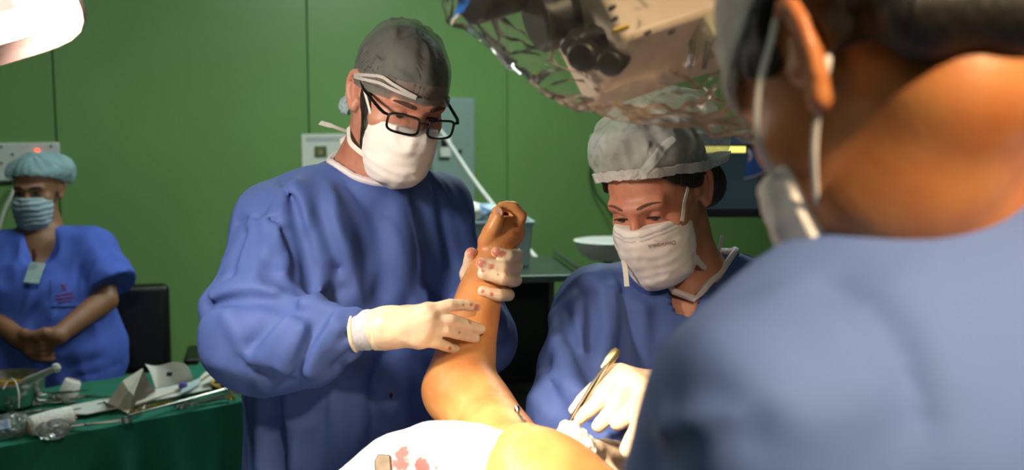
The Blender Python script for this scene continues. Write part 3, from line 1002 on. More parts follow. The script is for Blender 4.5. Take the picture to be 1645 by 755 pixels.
# left glove round the patient's wrist
lh = [(px((806, 416, 1.655), (831, 409, 1.602), (817, 411, 1.553), (797, 405, 1.546)), [.010, .0096, .0088, .0076]),
      (px((806, 434, 1.655), (829, 428, 1.600), (806, 429, 1.546), (774, 423, 1.541)), [.0104, .0104, .0098, .0088]),
      (px((804, 452, 1.655), (828, 450, 1.600), (806, 447, 1.546), (776, 440, 1.541)), [.0102, .0104, .0098, .0086]),
      (px((799, 470, 1.655), (817, 474, 1.600), (800, 474, 1.544), (776, 468, 1.538)), [.0098, .0096, .0094, .0086])]
lt = (px((762, 470, 1.645), (752, 440, 1.605), (757, 408, 1.580)), [.014, .0115, .0098])
wl = P(757, 492, 1.69)
gl2 = hand_f(wl, .028, lh, lt)
gl2.add(cone(wl, P(760, 505, 1.72), .027, .03), .012)
gl2.disp(lambda X: f4(.0006)*ridged(X*f4(60)))
allp = [p for f_, r_ in lh for p in f_] + lt[0] + [wl]
st = [(hit(gl2, x, y), r) for x, y, r in ((757, 404, .012), (797, 404, .010), (808, 408, .007), (772, 422, .010), (790, 428, .006), (775, 435, .003), (800, 441, .003), (790, 473, .004), (776, 468, .004), (815, 440, .003))]
solid('glove', gl2, *bounds(allp, .04), .0022, m_glove, man, 1, st)

# ================================================================== patient on the operating table
pat = thing('person', 'patient lying under the white drape with one bare arm held upright', 'person', (0.2, 1.12, 0.9))
pel, pwr = P(742, 606, 1.52), P(796, 402, 1.600)
pf = B()
pf.add(chain([pel, P(752, 545, 1.545), P(771, 470, 1.575), pwr], [.050, .0425, .0345, .0270]))
pf.add(chain([P(745, 628, 1.50), P(786, 688, 1.42), P(830, 758, 1.29), P(888, 808, 1.17)], [.055, .052, .056, .062]), 0.010)
pf.add(ell(P(722, 628, 1.50), (.032, .04, .036)), 0.03)
pf.add(chain([P(900, 835, 1.17), P(1010, 935, 1.12), P(1150, 960, 1.15)], [.070, .105, .11]), 0.05)
pf.add(chain([P(838, 722, 1.18), P(850, 752, 1.16), P(866, 800, 1.14)], [.028, .044, .056]), 0.045)
# loosely closed hand
phand = B()
palm = [P(797, 388, 1.600), P(806, 366, 1.602)]
phand.add(cone(pwr, P(808, 372, 1.604), .026, .026))
phand.add(cone(P(795, 380, 1.594), P(822, 374, 1.603), .021, .020), .015)
fing = [(px((826, 372, 1.600), (837, 347, 1.594), (824, 332, 1.588), (805, 331, 1.584)), [.0112, .0102, .0092, .0078]),
        (px((820, 370, 1.618), (831, 343, 1.616), (814, 331, 1.612), (796, 339, 1.604)), [.011, .010, .009, .0078]),
        (px((812, 366, 1.628), (820, 345, 1.632), (806, 337, 1.628), (793, 348, 1.618)), [.0105, .0095, .0088, .0075]),
        (px((803, 366, 1.634), (806, 350, 1.638), (797, 346, 1.632), (789, 356, 1.622)), [.0095, .0085, .008, .007])]
for p_, r_ in fing: phand.add(chain(p_, r_), .0018)
phand.add(chain(px((782, 388, 1.586), (793, 366, 1.572), (800, 351, 1.570), (801, 339, 1.573)), [.0150, .0116, .0100, .0084]), .003)
pf.add(phand, .006)
pf.disp(lambda X: f4(.0012)*noise(X*f4(22)))
st = [(P(826, 374, 1.585), .008), (P(829, 362, 1.585), .006), (P(802, 340, 1.562), .005), (P(790, 350, 1.60), .008), (P(800, 333, 1.58), .006)]
allp = [pel, pwr, P(837, 330, 1.59), P(690, 628, 1.5), P(905, 785, 1.17), P(1150, 900, 1.15), P(800, 330, 1.63)]
lo, hi = bounds(allp, .10)
po = solid('body', pf, lo, hi, .0034, m_skin_p, pat, 1, st)
for q, dr in ((P(801, 341, 1.5645), (0.1, -1, 0.3)), ):
    mb = MB(); mb.prism([(.0058*math.cos(a), .0070*math.sin(a)) for a in np.linspace(0, 6.28, 14, endpoint=False)], -.0004, .0006, q, frame(dr, (1, 0, 0)))
    mb.build('thumbnail', mat('fingernail', (206, 152, 122), .3, vary=(90, .1)), pat)

# ================================================================== operating table and drapes
ot = thing('operating_table', 'operating table on a steel column under the white drape', 'table', (0.25, 1.12, 0))
mb = MB(); mb.box((0.25, 1.12, 0.93), (0.95, 0.24, 0.03)); mb.build('table_top', m_black, ot, bevel=.01)
mb = MB(); mb.box((0.25, 1.12, 0.50), (0.14, 0.12, 0.40)); mb.build('column', m_steel, ot, bevel=.01)
mb = MB(); mb.box((0.25, 1.12, 0.06), (0.42, 0.22, 0.06)); mb.build('base', m_steel, ot, bevel=.02)

db = B()
db.add(rbox((0.2, 1.12, 1.00), (0.92, 0.29, 0.09), .07))
db.add(chain([P(560, 808, 1.34), P(640, 765, 1.36), P(700, 744, 1.36), P(760, 752, 1.30), P(800, 778, 1.22)], [.040, .050, .048, .050, .055]), 0.05)
db.add(ell((0.35, 1.10, 1.06), (.62, .22, .11)), .06)
db.add(rbox((0.2, 1.42, 0.80), (0.92, 0.02, 0.28), .018), .05)
db.add(rbox((0.2, 0.82, 0.80), (0.92, 0.02, 0.28), .018), .05)
db.disp(cloth_noise(7, .010, 16, .004, (1, 1, .6)))
lo, hi = np.array([-0.82, .72, .50]), np.array([1.22, 1.56, 1.40])
st = [(hit(db, x, y), r) for x, y, r in ((645, 728, .014), (645, 742, .016), (647, 752, .012), (673, 742, .012), (680, 752, .016), (671, 752, .012), (700, 753, .006))]
dr = solid('surgical_drape', db, lo, hi, .0085, m_drape, None, 1, st)
tag(dr, 'white surgical drape with red blood stains spread over the operating table', 'drape')

# pale blue edge of the drape's near corner, a towel clip and tissue pieces
clip = thing('towel_clip', 'small steel clip lying on the white drape near the left hem', 'clip', P(615, 745, 1.28))
q = hit(db, 616, 746)
if q is not None:
    nn = sdf_n(db, q); fr = frame(nn, P(640, 740, 1.28) - P(600, 750, 1.28))
    mb = MB(); mb.prism([(-.012, -.016), (.010, -.018), (.012, .008), (-.004, .014), (-.010, .006)], 0, .006, q, fr); mb.build('clip_jaw', mat('tarnished_steel', (96, 84, 70), .35, .6, vary=(60, .3)), clip, bevel=.0015)
    mb = MB(); mb.tube([q + fr @ np.array(v) for v in ((-.012, -.016, .004), (-.004, -.034, .005), (.006, -.036, .005), (.010, -.018, .004))], .002, 8); mb.build('clip_spring', m_steel, clip)

# forceps in the woman's hand
fc = thing('tissue_forceps', 'thin steel tissue forceps held upright in a gloved hand', 'forceps', P(895, 712, 1.27))
for sd in (-1, 1):
    a0, a1, a2 = P(990 - sd*1.0, 564, 1.335), P(966 + sd*2.2, 598, 1.325), P(893, 712, 1.272)
    mid = P(925 + sd*3.5, 664, 1.295 + sd*.003)
    mb = MB(); mb.tube(spline([a0, a1, mid, a2], 4), [.0034]*3+[.0046]*3+[.0040]*3+[.003]*2+[.0018]*2, 8, flat=.5, nrm=(1, 0, 0)); mb.build('prong', m_steel, fc)
mb = MB(); ax = P(966, 598, 1.325) - P(990, 564, 1.335)
mb.tube([P(992, 561, 1.336), P(988, 567, 1.334), P(979, 579, 1.331), P(969, 593, 1.327)], [.0040, .0068, .0070, .0052], 10, flat=.6, nrm=(0, 1, 0)); mb.build('grip', mat('forceps_grip', (178, 168, 128), .3, .85, vary=(50, .15)), fc)

gz = B(); gz.add(ell(P(920, 720, 1.245), (.021, .017, .034), rotm('Y', -12))); gz.add(ell(P(936, 732, 1.25), (.018, .015, .024)), .012)
gz.add(ell(P(915, 703, 1.262), (.009, .009, .014)), .012)
gz.disp(lambda X: f4(.003)*ridged(X*f4(60)) + f4(.001)*noise(X*f4(240)))
tag(solid('gauze_swab', gz, *bounds([P(922, 724, 1.262)], .06), .0020, m_gauze, None, 1), 'crumpled white gauze swab beside the forceps tips', 'gauze')

rt = thing('retractor', 'shiny steel retractor tip rising from the wound edge', 'retractor', P(842, 690, 1.30))
rp = [P(831, 655, 1.30), P(832, 662, 1.295), P(837, 671, 1.285), P(846, 684, 1.265), P(853, 693, 1.25)]
mb = MB(); mb.tube(spline(rp, 4), [.0026]*4+[.0030]*13, 8, flat=.7); mb.build('blade', m_steel, rt)
mb = MB(); mb.lathe([(.0005, -.005), (.0035, -.003), (.004, 0), (.0032, .004), (.0005, .006)], 12, P(831, 658, 1.297), frame(P(830, 655, 1.34)-P(832, 668, 1.335))); mb.build('tip', m_steel, rt)
mb = MB(); mb.lathe([(.0005, -.004), (.003, -.002), (.003, .003), (.0005, .005)], 10, P(853, 690, 1.248)); mb.build('hook', m_steel, rt)

# ================================================================== woman surgeon at the right
wom = thing('person', 'woman in a sheer white bouffant cap and printed white mask bending over the operation', 'person', (0.28, 1.74, 0))
H = Head(P(1057, 306, 1.66), -33, 27, -7, 0.95)
fw = head_f(H, True)
nk = P(1108, 460, 1.755)
sb = B(); sb.add(fw)
sb.add(cone(H.W((0, .035, -.05)), nk, .050, .056), .03)
sb.add(cone(nk, P(1085, 560, 1.74), .062, .09), .04); sb.add(cone(nk, P(1090, 515, 1.735), .060, .062), .03)
sb.add(cone(P(1105, 478, 1.75), P(990, 520, 1.72), .045, .045), .04); sb.add(cone(P(1105, 478, 1.75), P(1200, 500, 1.76), .045, .045), .04)
lo, hi = bounds([H.c, nk, P(1085, 560, 1.74), P(990, 520, 1.72), P(1200, 500, 1.76)], .14)
solid('body', sb, lo, hi, .0026, m_skin_w, wom, 1, extra=legs([P(1010, 900, 1.78), P(1120, 900, 1.78)], [(0.18, 1.80, .09), (0.40, 1.80, .09)], (0, -1, 0), P(1070, 600, 1.75)))
eyes(H, wom, True, .0013)
brows(H, wom, FACES[True], mat('light_brow_hair', (120, 78, 58), .7, vary=(300, .4), bump=(500, .8)), .0030, .006)
hb = B(); hb.add(lambda X: SKULLF(X) - f4(.007)); hb.cut(hairline(.036, .5, 1.0, .042), .004)
hbf = B(); hbf.add(hb); hbf.add(ell((.030, .085, -.035), (.05, .035, .05)), .02); hbf.add(ell((-.030, .085, -.035), (.05, .035, .05)), .02)
hbf.disp(lambda X: f4(.002)*ridged(X*A((70, 70, 14))))
lo, hi = bounds([H.c], .18)
solid('hair', loc_f(H, hbf), lo, hi, .003, m_hair, wom)
cw = B(); cw.add(ell((0, .022, .088), (.098, .112, .066))); cw.add(ell((.02, .095, .055), (.085, .062, .080)), .03)
cw.add(lambda X: SKULLF(X) - f4(.009), .012)
def bouff(X):
    a = np.arctan2(X[:, 0], -X[:, 1]-f4(.0)); e = np.clip((X[:, 2]-f4(.03))/f4(.1), 0, 1)
    return f4(.0045)*ridged(np.stack([a*f4(2.6), X[:, 2]*f4(11), X[:, 1]*f4(9)], 1)) + f4(.003)*ridged(X*f4(24)+f4(5)) - f4(.0015)
cw.disp(bouff)
cw.cut(half((0, 0, .030), (0, -.50, -1)), .004)
fcw = loc_f(H, cw)
V, F = net(fcw, lo, hi, .003)
V = relax(V, F, 1)
loc = (V - H.c) @ H.M / H.k
keep = (loc[:, 2] + .50*loc[:, 1] > .0335)       # the cap is an open bag: drop the closing floor
Fk = F[keep[F].all(1)]
cwo = mk('bouffant_cap', V, Fk, m_cap_w, wom)
rg = [(math.sin(a)*.08, -math.cos(a)*.1, .030 + .50*math.cos(a)*.1 + .004) for a in np.linspace(-2.9, 2.9, 21)]
fsk = loc_f(H, cw)
bp = []
for p in spline([np.array(q) for q in rg], 4):
    o = H.W(p*np.array([2.2, 2.2, 1])); c_ = H.W((0, .02, p[2])); d = c_ - o; L_ = np.linalg.norm(d); d /= L_; t = 0
    for _ in range(70):
        q = float(fsk(A(o+d*t)[None])[0])
        if q < .0006 or t > L_: break
        t += q*.7
    bp.append(o+d*t)
rb = np.random.RandomState(3)
bp = [p + rb.normal(0, .0009, 3) for p in bp]
ribbon('elastic_band', bp, fsk, m_band, cwo, .016, .0015, .0025)
tp = [hit(fcw, x, y) for x, y in ((1014, 283), (1024, 283), (1045, 262), (1062, 240), (1082, 222))]
tp = [p for p in tp if p is not None]
if len(tp) > 2: ribbon('seam_pleat', spline(tp, 4), fcw, m_cap_w, cwo, [.008, .013, .014, .012, .008], .0015, .003)
mw = mask_local(.006, 1.04, .0004, -.010, -.020, 1.05)
fmw = loc_f(H, mw)
mwo = solid('face_mask', fmw, *bounds([H.W((0, -.07, -.06))], .12), .0024, m_mask, wom)
for zz in (-.0170, -.0235):
    rowp = []
    for a in np.linspace(-.8, .8, 13):
        o = np.array([math.sin(a)*.16, -math.cos(a)*.16, zz - .16*(-.11 + .11*math.cos(a)*1.0) * 0 - (1-math.cos(a))*.022]); d = np.array([-math.sin(a), math.cos(a), 0]); t = 0
        for _ in range(50):
            q = float(mw(A(o+d*t)[None])[0])
            if q < .0003 or t > .2: break
            t += q*.7
        if t < .2: rowp.append(H.W(o+d*t))
    if len(rowp) > 3: ribbon('stitched_edge', rowp, fmw, mat('mask_stitching', (205, 200, 205), .8, vary=(700, .3)), mwo, .0022, .0006, .0008)
ribbon('mask_tie', around(H, fw, ((.058, -.062, -.020), (.066, -.046, .000), (.073, -.026, .022), (.078, -.004, .046)), 4), fw, m_strap, mwo, .006, .001, .004)
ribbon('mask_tie', spline([P(1112, 414, 1.63), P(1122, 420, 1.655), P(1132, 430, 1.68), P(1142, 434, 1.70), P(1155, 420, 1.74)], 4), None, m_strap, mwo, [.016, .010, .007, .006, .006], .001, 0, (0.2, -1, 0.2))
ribbon('mask_tie', spline([P(1002, 418, 1.625), P(1005, 438, 1.625), P(1007, 460, 1.625)], 4), None, m_strap, mwo, .008, .001, 0, (-.2, -1, 0))
ribbon('mask_tie', spline([P(1160, 378, 1.76), P(1157, 395, 1.76), P(1150, 412, 1.745)], 4), None, m_strap, mwo, .006, .001, 0, (.2, -1, 0))
# printed lettering, upside down on the mask
def lettering(text, size, origin, ex, ey, f, m, parent, name='printed_lettering', toward=None):
    cu = bpy.data.curves.new(name, 'FONT'); cu.body = text; cu.size = size; cu.align_x = 'CENTER'; cu.align_y = 'CENTER'
    ob = bpy.data.objects.new(name, cu); COL.objects.link(ob)
    dg = bpy.context.evaluated_depsgraph_get()
    me = bpy.data.meshes.new_from_object(ob.evaluated_get(dg))
    bpy.data.objects.remove(ob)
    ex = np.asarray(ex, float); ey = np.asarray(ey, float)
    nn = np.cross(ex, ey); nn /= np.linalg.norm(nn)
    co = []
    for v in me.vertices:
        o = origin + ex*v.co.x + ey*v.co.y
        if f is not None:
            o = o + nn*.03; t = 0
            for _ in range(40):
                q = float(f(A(o - nn*t)[None])[0])
                if q < .0003 or t > .06: break
                t += q*.7
            o = o - nn*t
        co.append(o + nn*.0008)
    F = [list(p.vertices) for p in me.polygons]
    bpy.data.meshes.remove(me)
    return mk(name, co, F, m, parent, smooth=False)
c0 = hit(fmw, 1064, 393); e1 = hit(fmw, 1046, 396); e2 = hit(fmw, 1082, 390)
if c0 is not None:
    ex = (e1 - e2)/np.linalg.norm(e1 - e2); nn = sdf_n(fmw, c0, .012); ey = np.cross(nn, ex); ey /= np.linalg.norm(ey)
    lettering('Descarpack', .0095, c0, ex, ey, fmw, mat('brown_print', (120, 84, 76), .8, vary=(300, .2)), mwo)
# gown
Rs, Ls = P(958, 500, 1.72), P(1200, 486, 1.77)
gw = B()
gw.add(cone(Rs, P(1090, 490, 1.77), .062, .07)); gw.add(cone(P(1090, 490, 1.77), Ls, .07, .066), .05)
gw.add(cone(P(1040, 470, 1.76), Rs, .036, .055), .04); gw.add(cone(P(1140, 440, 1.79), Ls, .045, .06), .04)
gw.add(cone(P(1010, 560, 1.745), P(1000, 760, 1.73), .105, .12), .08); gw.add(cone(P(1120, 560, 1.77), P(1130, 760, 1.76), .11, .12), .08)
gw.add(cone(P(1010, 760, 1.75), P(1000, 1000, 1.80), .12, .14), .08); gw.add(cone(P(1120, 760, 1.76), P(1130, 1000, 1.80), .12, .14), .08)
RE, RW = P(925, 668, 1.56), P(985, 738, 1.42)
gw.add(chain([Rs, P(935, 590, 1.64), RE], [.060, .066, .064]), .025)
gw.add(chain([RE, P(955, 705, 1.49), RW], [.060, .048, .034]), .03)
LE, LW = P(1225, 690, 1.55), P(1085, 655, 1.40)
gw.add(chain([Ls, P(1220, 590, 1.66), LE], [.062, .066, .062]), .025); gw.add(chain([LE, P(1150, 670, 1.47), LW], [.06, .045, .034]), .03)
WF = [([(905, 500), (912, 535), (930, 570), (955, 620), (975, 650)], -7, 9), ([(890, 510), (900, 560), (915, 610), (940, 655)], 6, 11),
      ([(950, 470), (952, 510), (948, 545), (955, 600)], -10, 9), ([(930, 480), (934, 520), (936, 560)], 5, 10), ([(975, 470), (978, 520), (972, 580)], 6, 12), ([(1000, 480), (1005, 540), (1000, 600)], -5, 12),
      ([(1030, 500), (1032, 550), (1034, 590)], 5, 12), ([(880, 580), (890, 630), (905, 665)], -5, 9), ([(870, 600), (895, 610), (930, 640)], 4, 8),
      ([(895, 690), (920, 672), (955, 668)], -8, 8), ([(915, 700), (945, 690), (975, 700)], 6, 7), ([(950, 720), (975, 705), (1000, 700)], -6, 6),
      ([(1170, 410), (1180, 440), (1172, 470)], 5, 9), ([(1200, 410), (1220, 425), (1240, 440)], -6, 9), ([(1190, 420), (1205, 445), (1215, 465)], 5, 9)]
gb = B(); gb.add(gw)
gn = B(); gn.add(gb); gn.disp(folds(gb, WF, 2.6)); gn.disp(cloth_noise(7, .007, 10, .007))
NK = (P(1108, 395, 1.76), P(1090, 497, 1.70), .078, .046)
rim_ = collar(gn, *NK)
gn.sub(cone(*NK), .004)
gn.cut(half((0, 0, .36), (0, 0, -1)), 0)
lo, hi = bounds([Rs, Ls, RE, RW, LE, LW, P(1000, 1000, 1.8), P(1130, 1000, 1.8)], .17); lo[2] = .33; hi[2] = P(1150, 370, 1.8)[2]
gwo = solid('gown', gn, lo, hi, .0046, m_gown, wom, 1)
mb = MB(); mb.tube(rim_, .0058, 8, closed=True); mb.build('neck_binding', m_trim, gwo)
# gloves
k0 = 1.335
wh = [(px((993, 604, 1.345), (957, 624, 1.325), (937, 642, 1.315), (923, 658, 1.308)), [.0115, .0098, .0088, .0074]),
      (px((1003, 612, 1.335), (970, 640, 1.305), (950, 656, 1.298), (930, 673, 1.296)), [.0118, .0104, .0096, .0082]),
      (px((1018, 622, 1.325), (992, 650, 1.290), (974, 670, 1.280), (961, 685, 1.278)), [.0118, .0104, .0096, .0084]),
      (px((1028, 634, 1.320), (1018, 660, 1.280), (1003, 674, 1.268), (991, 681, 1.266)), [.0112, .0098, .0092, .0082])]
wt = (px((1046, 660, 1.275), (1034, 680, 1.245), (1020, 705, 1.235), (1010, 722, 1.235)), [.016, .0138, .0125, .011])
ww = P(1072, 640, 1.38)
gf = hand_f(ww, .030, wh, wt, kw=.024)
gf.add(cone(ww, P(1090, 655, 1.41), .028, .030), .012)
gf.disp(lambda X: f4(.0007)*ridged(X*f4(60)))
allp = [p for f_, r_ in wh for p in f_] + wt[0] + [ww]
solid('glove', gf, *bounds(allp, .045), .0022, m_glove, wom, 1, [])
rh = [(px((962, 738, 1.36), (948, 732, 1.32), (938, 728, 1.295), (932, 728, 1.28)), [.011, .0095, .0085, .0075]),
      (px((966, 750, 1.35), (950, 748, 1.31), (940, 744, 1.285), (932, 744, 1.275)), [.011, .0098, .0088, .0078]),
      (px((972, 762, 1.35), (955, 764, 1.31), (944, 762, 1.285), (936, 762, 1.275)), [.011, .0095, .0085, .0075]),
      (px((980, 774, 1.35), (964, 778, 1.32), (954, 778, 1.30), (947, 777, 1.29)), [.0105, .009, .008, .007])]
rt_ = (px((972, 728, 1.37), (955, 720, 1.33), (943, 722, 1.30)), [.013, .011, .009])
gf2 = hand_f(P(986, 742, 1.405), .028, rh, rt_)
allp = [p for f_, r_ in rh for p in f_] + rt_[0] + [P(986, 742, 1.405)]
solid('glove', gf2, *bounds(allp, .045), .0024, m_glove, wom, 1, [])

# ================================================================== surgeon in the foreground, seen from behind
sur = thing('person', 'dark-haired surgeon in the foreground seen from behind, face mask looped round one ear', 'person', (0.34, 0.66, 0))
Hs = Head((0, 0, 0), -157, 32, 4, 1.0)
ear_c = np.array(ear_pt(1, .004, -.001))
Hs = Head(P(1290, 84, .600) - Hs.M @ ear_c, -157, 32, 4, 1.0)
H = Hs
fs = head_f(H)
nb = P(1590, 420, .70)
sb = B(); sb.add(fs)
sb.add(chain([H.W((0, .035, -.045)), P(1520, 260, .695), nb], [.052, .060, .070]), .03)
sb.add(chain([H.W((0, -.01, -.075)), P(1540, 400, .74)], [.045, .055]), .03)
sb.add(cone(nb, P(1600, 700, .74), .085, .11), .04)
sb.add(cone(P(1580, 460, .70), P(1330, 560, .68), .05, .045), .05)
lo, hi = bounds([H.c, nb, P(1600, 700, .74), P(1330, 560, .68)], .15)
solid('body', sb, lo, hi, .0028, m_skin_s, sur, 1, extra=legs([(.28, .70, .86), (.46, .74, .86)], [(.26, .68, .09), (.48, .74, .09)], (-.5, .85, 0), (.36, .72, 1.2)))
eyes(H, sur, False); brows(H, sur, FACES[False], m_brow)
hs = B(); hs.add(lambda X: SKULL(X) - f4(.008))
hs.disp(lambda X: f4(.004)*ridged(X*A((60, 60, 22))) + f4(.003)*noise(X*f4(70)))
hs.cut(hairline(.022, .62, 1.3, .052), .006)
hs.add(ell((.040, .078, -.024), (.032, .028, .026)), .014); hs.add(ell((0, .090, -.030), (.036, .028, .030)), .014); hs.add(ell((-.04, .080, -.024), (.032, .028, .026)), .014)
hs.sub(ell((.085, .014, -.002), (.026, .020, .034)), .004)
lo, hi = bounds([H.c], .16)
solid('hair', loc_f(H, hs), lo, hi, .0026, m_blackhair, sur, 0)
cs = B(); cs.add(lambda X: SKULL(X) - f4(.0125))
cs.disp(lambda X: f4(.003)*ridged(X*A((30, 12, 30))) - f4(.001))
cs.cut(half((0, 0, .034), (0, .28, -1)), .003)
cs.cut(half((0, .055, 0), (0, 1, -.3)), .004)
cs.sub(lambda X: SKULL(X) - f4(.0070), 0)
solid('surgical_cap', loc_f(H, cs), lo, hi, .0028, m_band, sur)
ms = mask_local(.004, 1.03, .0005, -.034, -.050, 1.04)
fms = loc_f(H, ms)
mso = solid('face_mask', fms, *bounds([H.W((0, -.07, -.06))], .12), .0026, m_mask, sur)
mb = MB(); mb.tube(spline([P(1247, 30, .612), P(1238, 70, .612), P(1224, 120, .615), P(1217, 170, .62), P(1217, 215, .628), P(1228, 252, .64), P(1252, 292, .65), P(1282, 334, .652)], 5), .0021, 8); mb.build('ear_loop', m_strap, mso)
mb = MB(); mb.tube(spline([P(1331, 84, .594), P(1330, 100, .586), P(1325, 130, .588), P(1312, 195, .60), P(1308, 260, .612), P(1312, 320, .63), P(1318, 345, .64)], 5), .0021, 8); mb.build('ear_loop', m_strap, mso)
gw = B()
Sl = P(1218, 665, .600)
gw.add(cone(Sl, P(1420, 590, .66), .058, .072)); gw.add(cone(P(1420, 590, .66), P(1640, 560, .70), .072, .075), .05)
gw.add(ell(P(1560, 830, .68), (.205, .115, .185)), .06)
gw.add(cone(P(1430, 535, .66), P(1720, 405, .64), .045, .052), .05)
gw.add(ell(P(1400, 760, .64), (.10, .085, .12)), .06)
gw.add(cone(P(1430, 980, .68), P(1480, 1900, .76), .15, .17), .08); gw.add(cone(P(1680, 980, .74), P(1680, 1900, .80), .15, .17), .08)
gw.add(cone(P(1660, 560, .72), P(1900, 700, .78), .07, .07), .05); gw.add(chain([P(1900, 700, .78), P(1900, 1000, .92), P(1500, 1000, 1.05)], [.065, .06, .045]), .03)
Es = P(1150, 900, .68)
gw.add(chain([Sl, P(1200, 780, .63), Es], [.057, .058, .056]), .03)
gw.add(chain([Es, P(1080, 860, .82), P(1000, 830, .97)], [.054, .046, .036]), .03)
gb = B(); gb.add(gw)
SF = [([(1330, 470), (1400, 510), (1450, 580), (1480, 680)], -5, 16), ([(1280, 480), (1350, 540), (1390, 620)], 4, 18), ([(1440, 480), (1500, 580), (1520, 700)], 4, 20),
      ([(1060, 640), (1110, 630), (1160, 640)], -6, 14), ([(1040, 735), (1120, 700), (1200, 690)], -7, 16), ([(1050, 700), (1110, 680), (1170, 670)], 5, 12)]
gn = B(); gn.add(gb); gn.disp(folds(gb, SF, 2.2)); gn.disp(cloth_noise(6, .006, 8, .006))
gn.sub(cone(P(1470, 230, .70), P(1570, 450, .74), .070, .058), .008)
gn.cut(half((0, 0, .36), (0, 0, -1)), 0)
lo, hi = bounds([Sl, Es, P(1560, 830, .68), P(1480, 1900, .76), P(1680, 1900, .8), P(1900, 700, .78), P(985, 830, .98), P(1900, 1000, .92)], .24); lo[2] = .33; hi[2] = P(1600, 250, .68)[2]
gso = solid('gown', gn, lo, hi, .0060, m_gown2, sur, 2)
for w_, r_ in ((P(985, 830, .98), .032), (P(1500, 1000, 1.05), .034)):
    d0 = P(940, 800, 1.10) - w_ if r_ == .032 else P(1300, 960, 1.12) - w_
    d0 = d0/np.linalg.norm(d0); sx = np.cross(d0, (0, 0, 1)); sx /= np.linalg.norm(sx); uz = np.cross(sx, d0)
    hh = []
    for i, o in enumerate((-.028, -.010, .009, .026)):
        b0 = w_ + d0*.085 + sx*o; L3 = (.034, .040, .037, .028)[i]
        hh.append(([b0, b0 + d0*L3*1.0 - uz*.006, b0 + d0*L3*1.6 - uz*.022, b0 + d0*L3*1.9 - uz*.04], [.0105, .0095, .0085, .0072]))
    sg = 1 if r_ == .034 else -1
    tt = ([w_ + d0*.035 + sx*.03*sg, w_ + d0*.07 + sx*.045*sg - uz*.012, w_ + d0*.10 + sx*.04*sg - uz*.03], [.013, .0105, .008])
    gh = hand_f(w_ + d0*.015, .028, hh, tt)
    solid('glove', gh, *bounds([p for f_, q_ in hh for p in f_] + tt[0] + [w_], .045), .003, m_glove, sur, 1, [])

# ================================================================== nurse standing at the back left
nur = thing('person', 'nurse in blue scrubs with pale blue cap, mask and badge standing with hands clasped', 'person', (-1.70, 3.72, 0))
DN = 3.70
H = Head(P(60, 303, DN), 4, 8, 0, 0.98)
fn = head_f(H, True)
sb = B(); sb.add(fn)
nk = P(66, 372, DN+.03)
sb.add(cone(H.W((0, .03, -.05)), nk, .052, .056), .03)
sb.add(cone(nk, P(66, 460, DN), .07, .13), .05)
nRs, nLs = P(-30, 408, DN), P(150, 404, DN)
sb.add(cone(P(60, 392, DN), nRs, .05, .05), .05); sb.add(cone(P(66, 392, DN), nLs, .05, .05), .05)
nLe, nLw = P(168, 482, DN-.08), P(92, 540, DN-.26)
nRe, nRw = P(-45, 490, DN-.08), P(30, 542, DN-.26)
sb.add(chain([nLs, nLe, nLw], [.055, .046, .030]), .02); sb.add(chain([nRs, nRe, nRw], [.055, .046, .030]), .02)
def clasp(w, sx, dz):
    fs_ = []
    for i in range(4):
        a = w + np.array([sx*.055, -.01, -.004 - i*.017 + dz])
        fs_.append(([a, a+np.array([sx*.034, -.016, -.006]), a+np.array([sx*.050, .004, -.010]), a+np.array([sx*.052, .022, -.012])], [.0105, .010, .009, .008]))
    return hand_f(w, .028, fs_, ([w+np.array([sx*.03, -.02, .016]), w+np.array([sx*.058, -.028, .012]), w+np.array([sx*.082, -.028, .002])], [.013, .011, .009]))
sb.add(near(clasp(nLw, -1, .012), nLw, .17), .012); sb.add(near(clasp(nRw, 1, -.008), nRw, .17), .012)
lo, hi = bounds([H.c, nRs, nLs, nLe, nRe, nLw, nRw], .15)
solid('body', sb, lo, hi, .0042, m_skin_n, nur, 1, extra=legs([P(40, 620, DN), P(105, 620, DN)], [(-1.80, 3.72, .09), (-1.58, 3.72, .09)], (0, -1, 0), P(70, 480, DN)))
eyes(H, nur, True, .0012, 4); brows(H, nur, FACES[True], m_brow, .0045, .004)
solid('hair', loc_f(H, shell_local(SKULLF, .007, .036, .42, .002, 50)), *bounds([H.c], .16), .004, m_blackhair, nur)
cn = B(); cn.add(ell((0, .025, .066), (.108, .120, .050))); cn.add(ell((.03, .07, .045), (.085, .07, .07)), .03); cn.add(lambda X: SKULLF(X)-f4(.010), .02)
cn.disp(bouff); cn.cut(half((0, 0, .026), (0, -.36, -1)), .004)
V, F = net(loc_f(H, cn), *bounds([H.c], .19), .0042)
loc = (V - H.c) @ H.M
keep = loc[:, 2] + .36*loc[:, 1] > .030
cno = mk('bouffant_cap', V, F[keep[F].all(1)], m_cap_n, nur)
mn = mask_local(.002, 1.06, .0022, -.012, -.022, 1.0)
solid('face_mask', loc_f(H, mn), *bounds([H.W((0, -.07, -.06))], .12), .0036, m_maskblue, nur)
gw = B()
gw.add(cone(nRs, P(60, 408, DN+.02), .078, .09)); gw.add(cone(P(60, 408, DN+.02), nLs, .09, .078), .05)
gw.add(ell(P(64, 470, DN-.02), (.225, .165, .17)), .08)
gw.add(ell(P(72, 560, DN-.01), (.285, .20, .26)), .10)
gw.add(cone(P(70, 600, DN), P(70, 720, DN), .24, .24), .08)
for s_, e_ in ((nLs, P(186, 470, DN-.06)), (nRs, P(-62, 472, DN-.06))):
    slv = B(); slv.add(cone(s_, e_ + (e_-s_)*.3, .076, .100)); slv.cut(half(s_ + (e_-s_)*.86, e_-s_), .004)
    gw.add(slv, .03)
gb = B(); gb.add(gw)
gw2 = B(); gw2.add(gb)
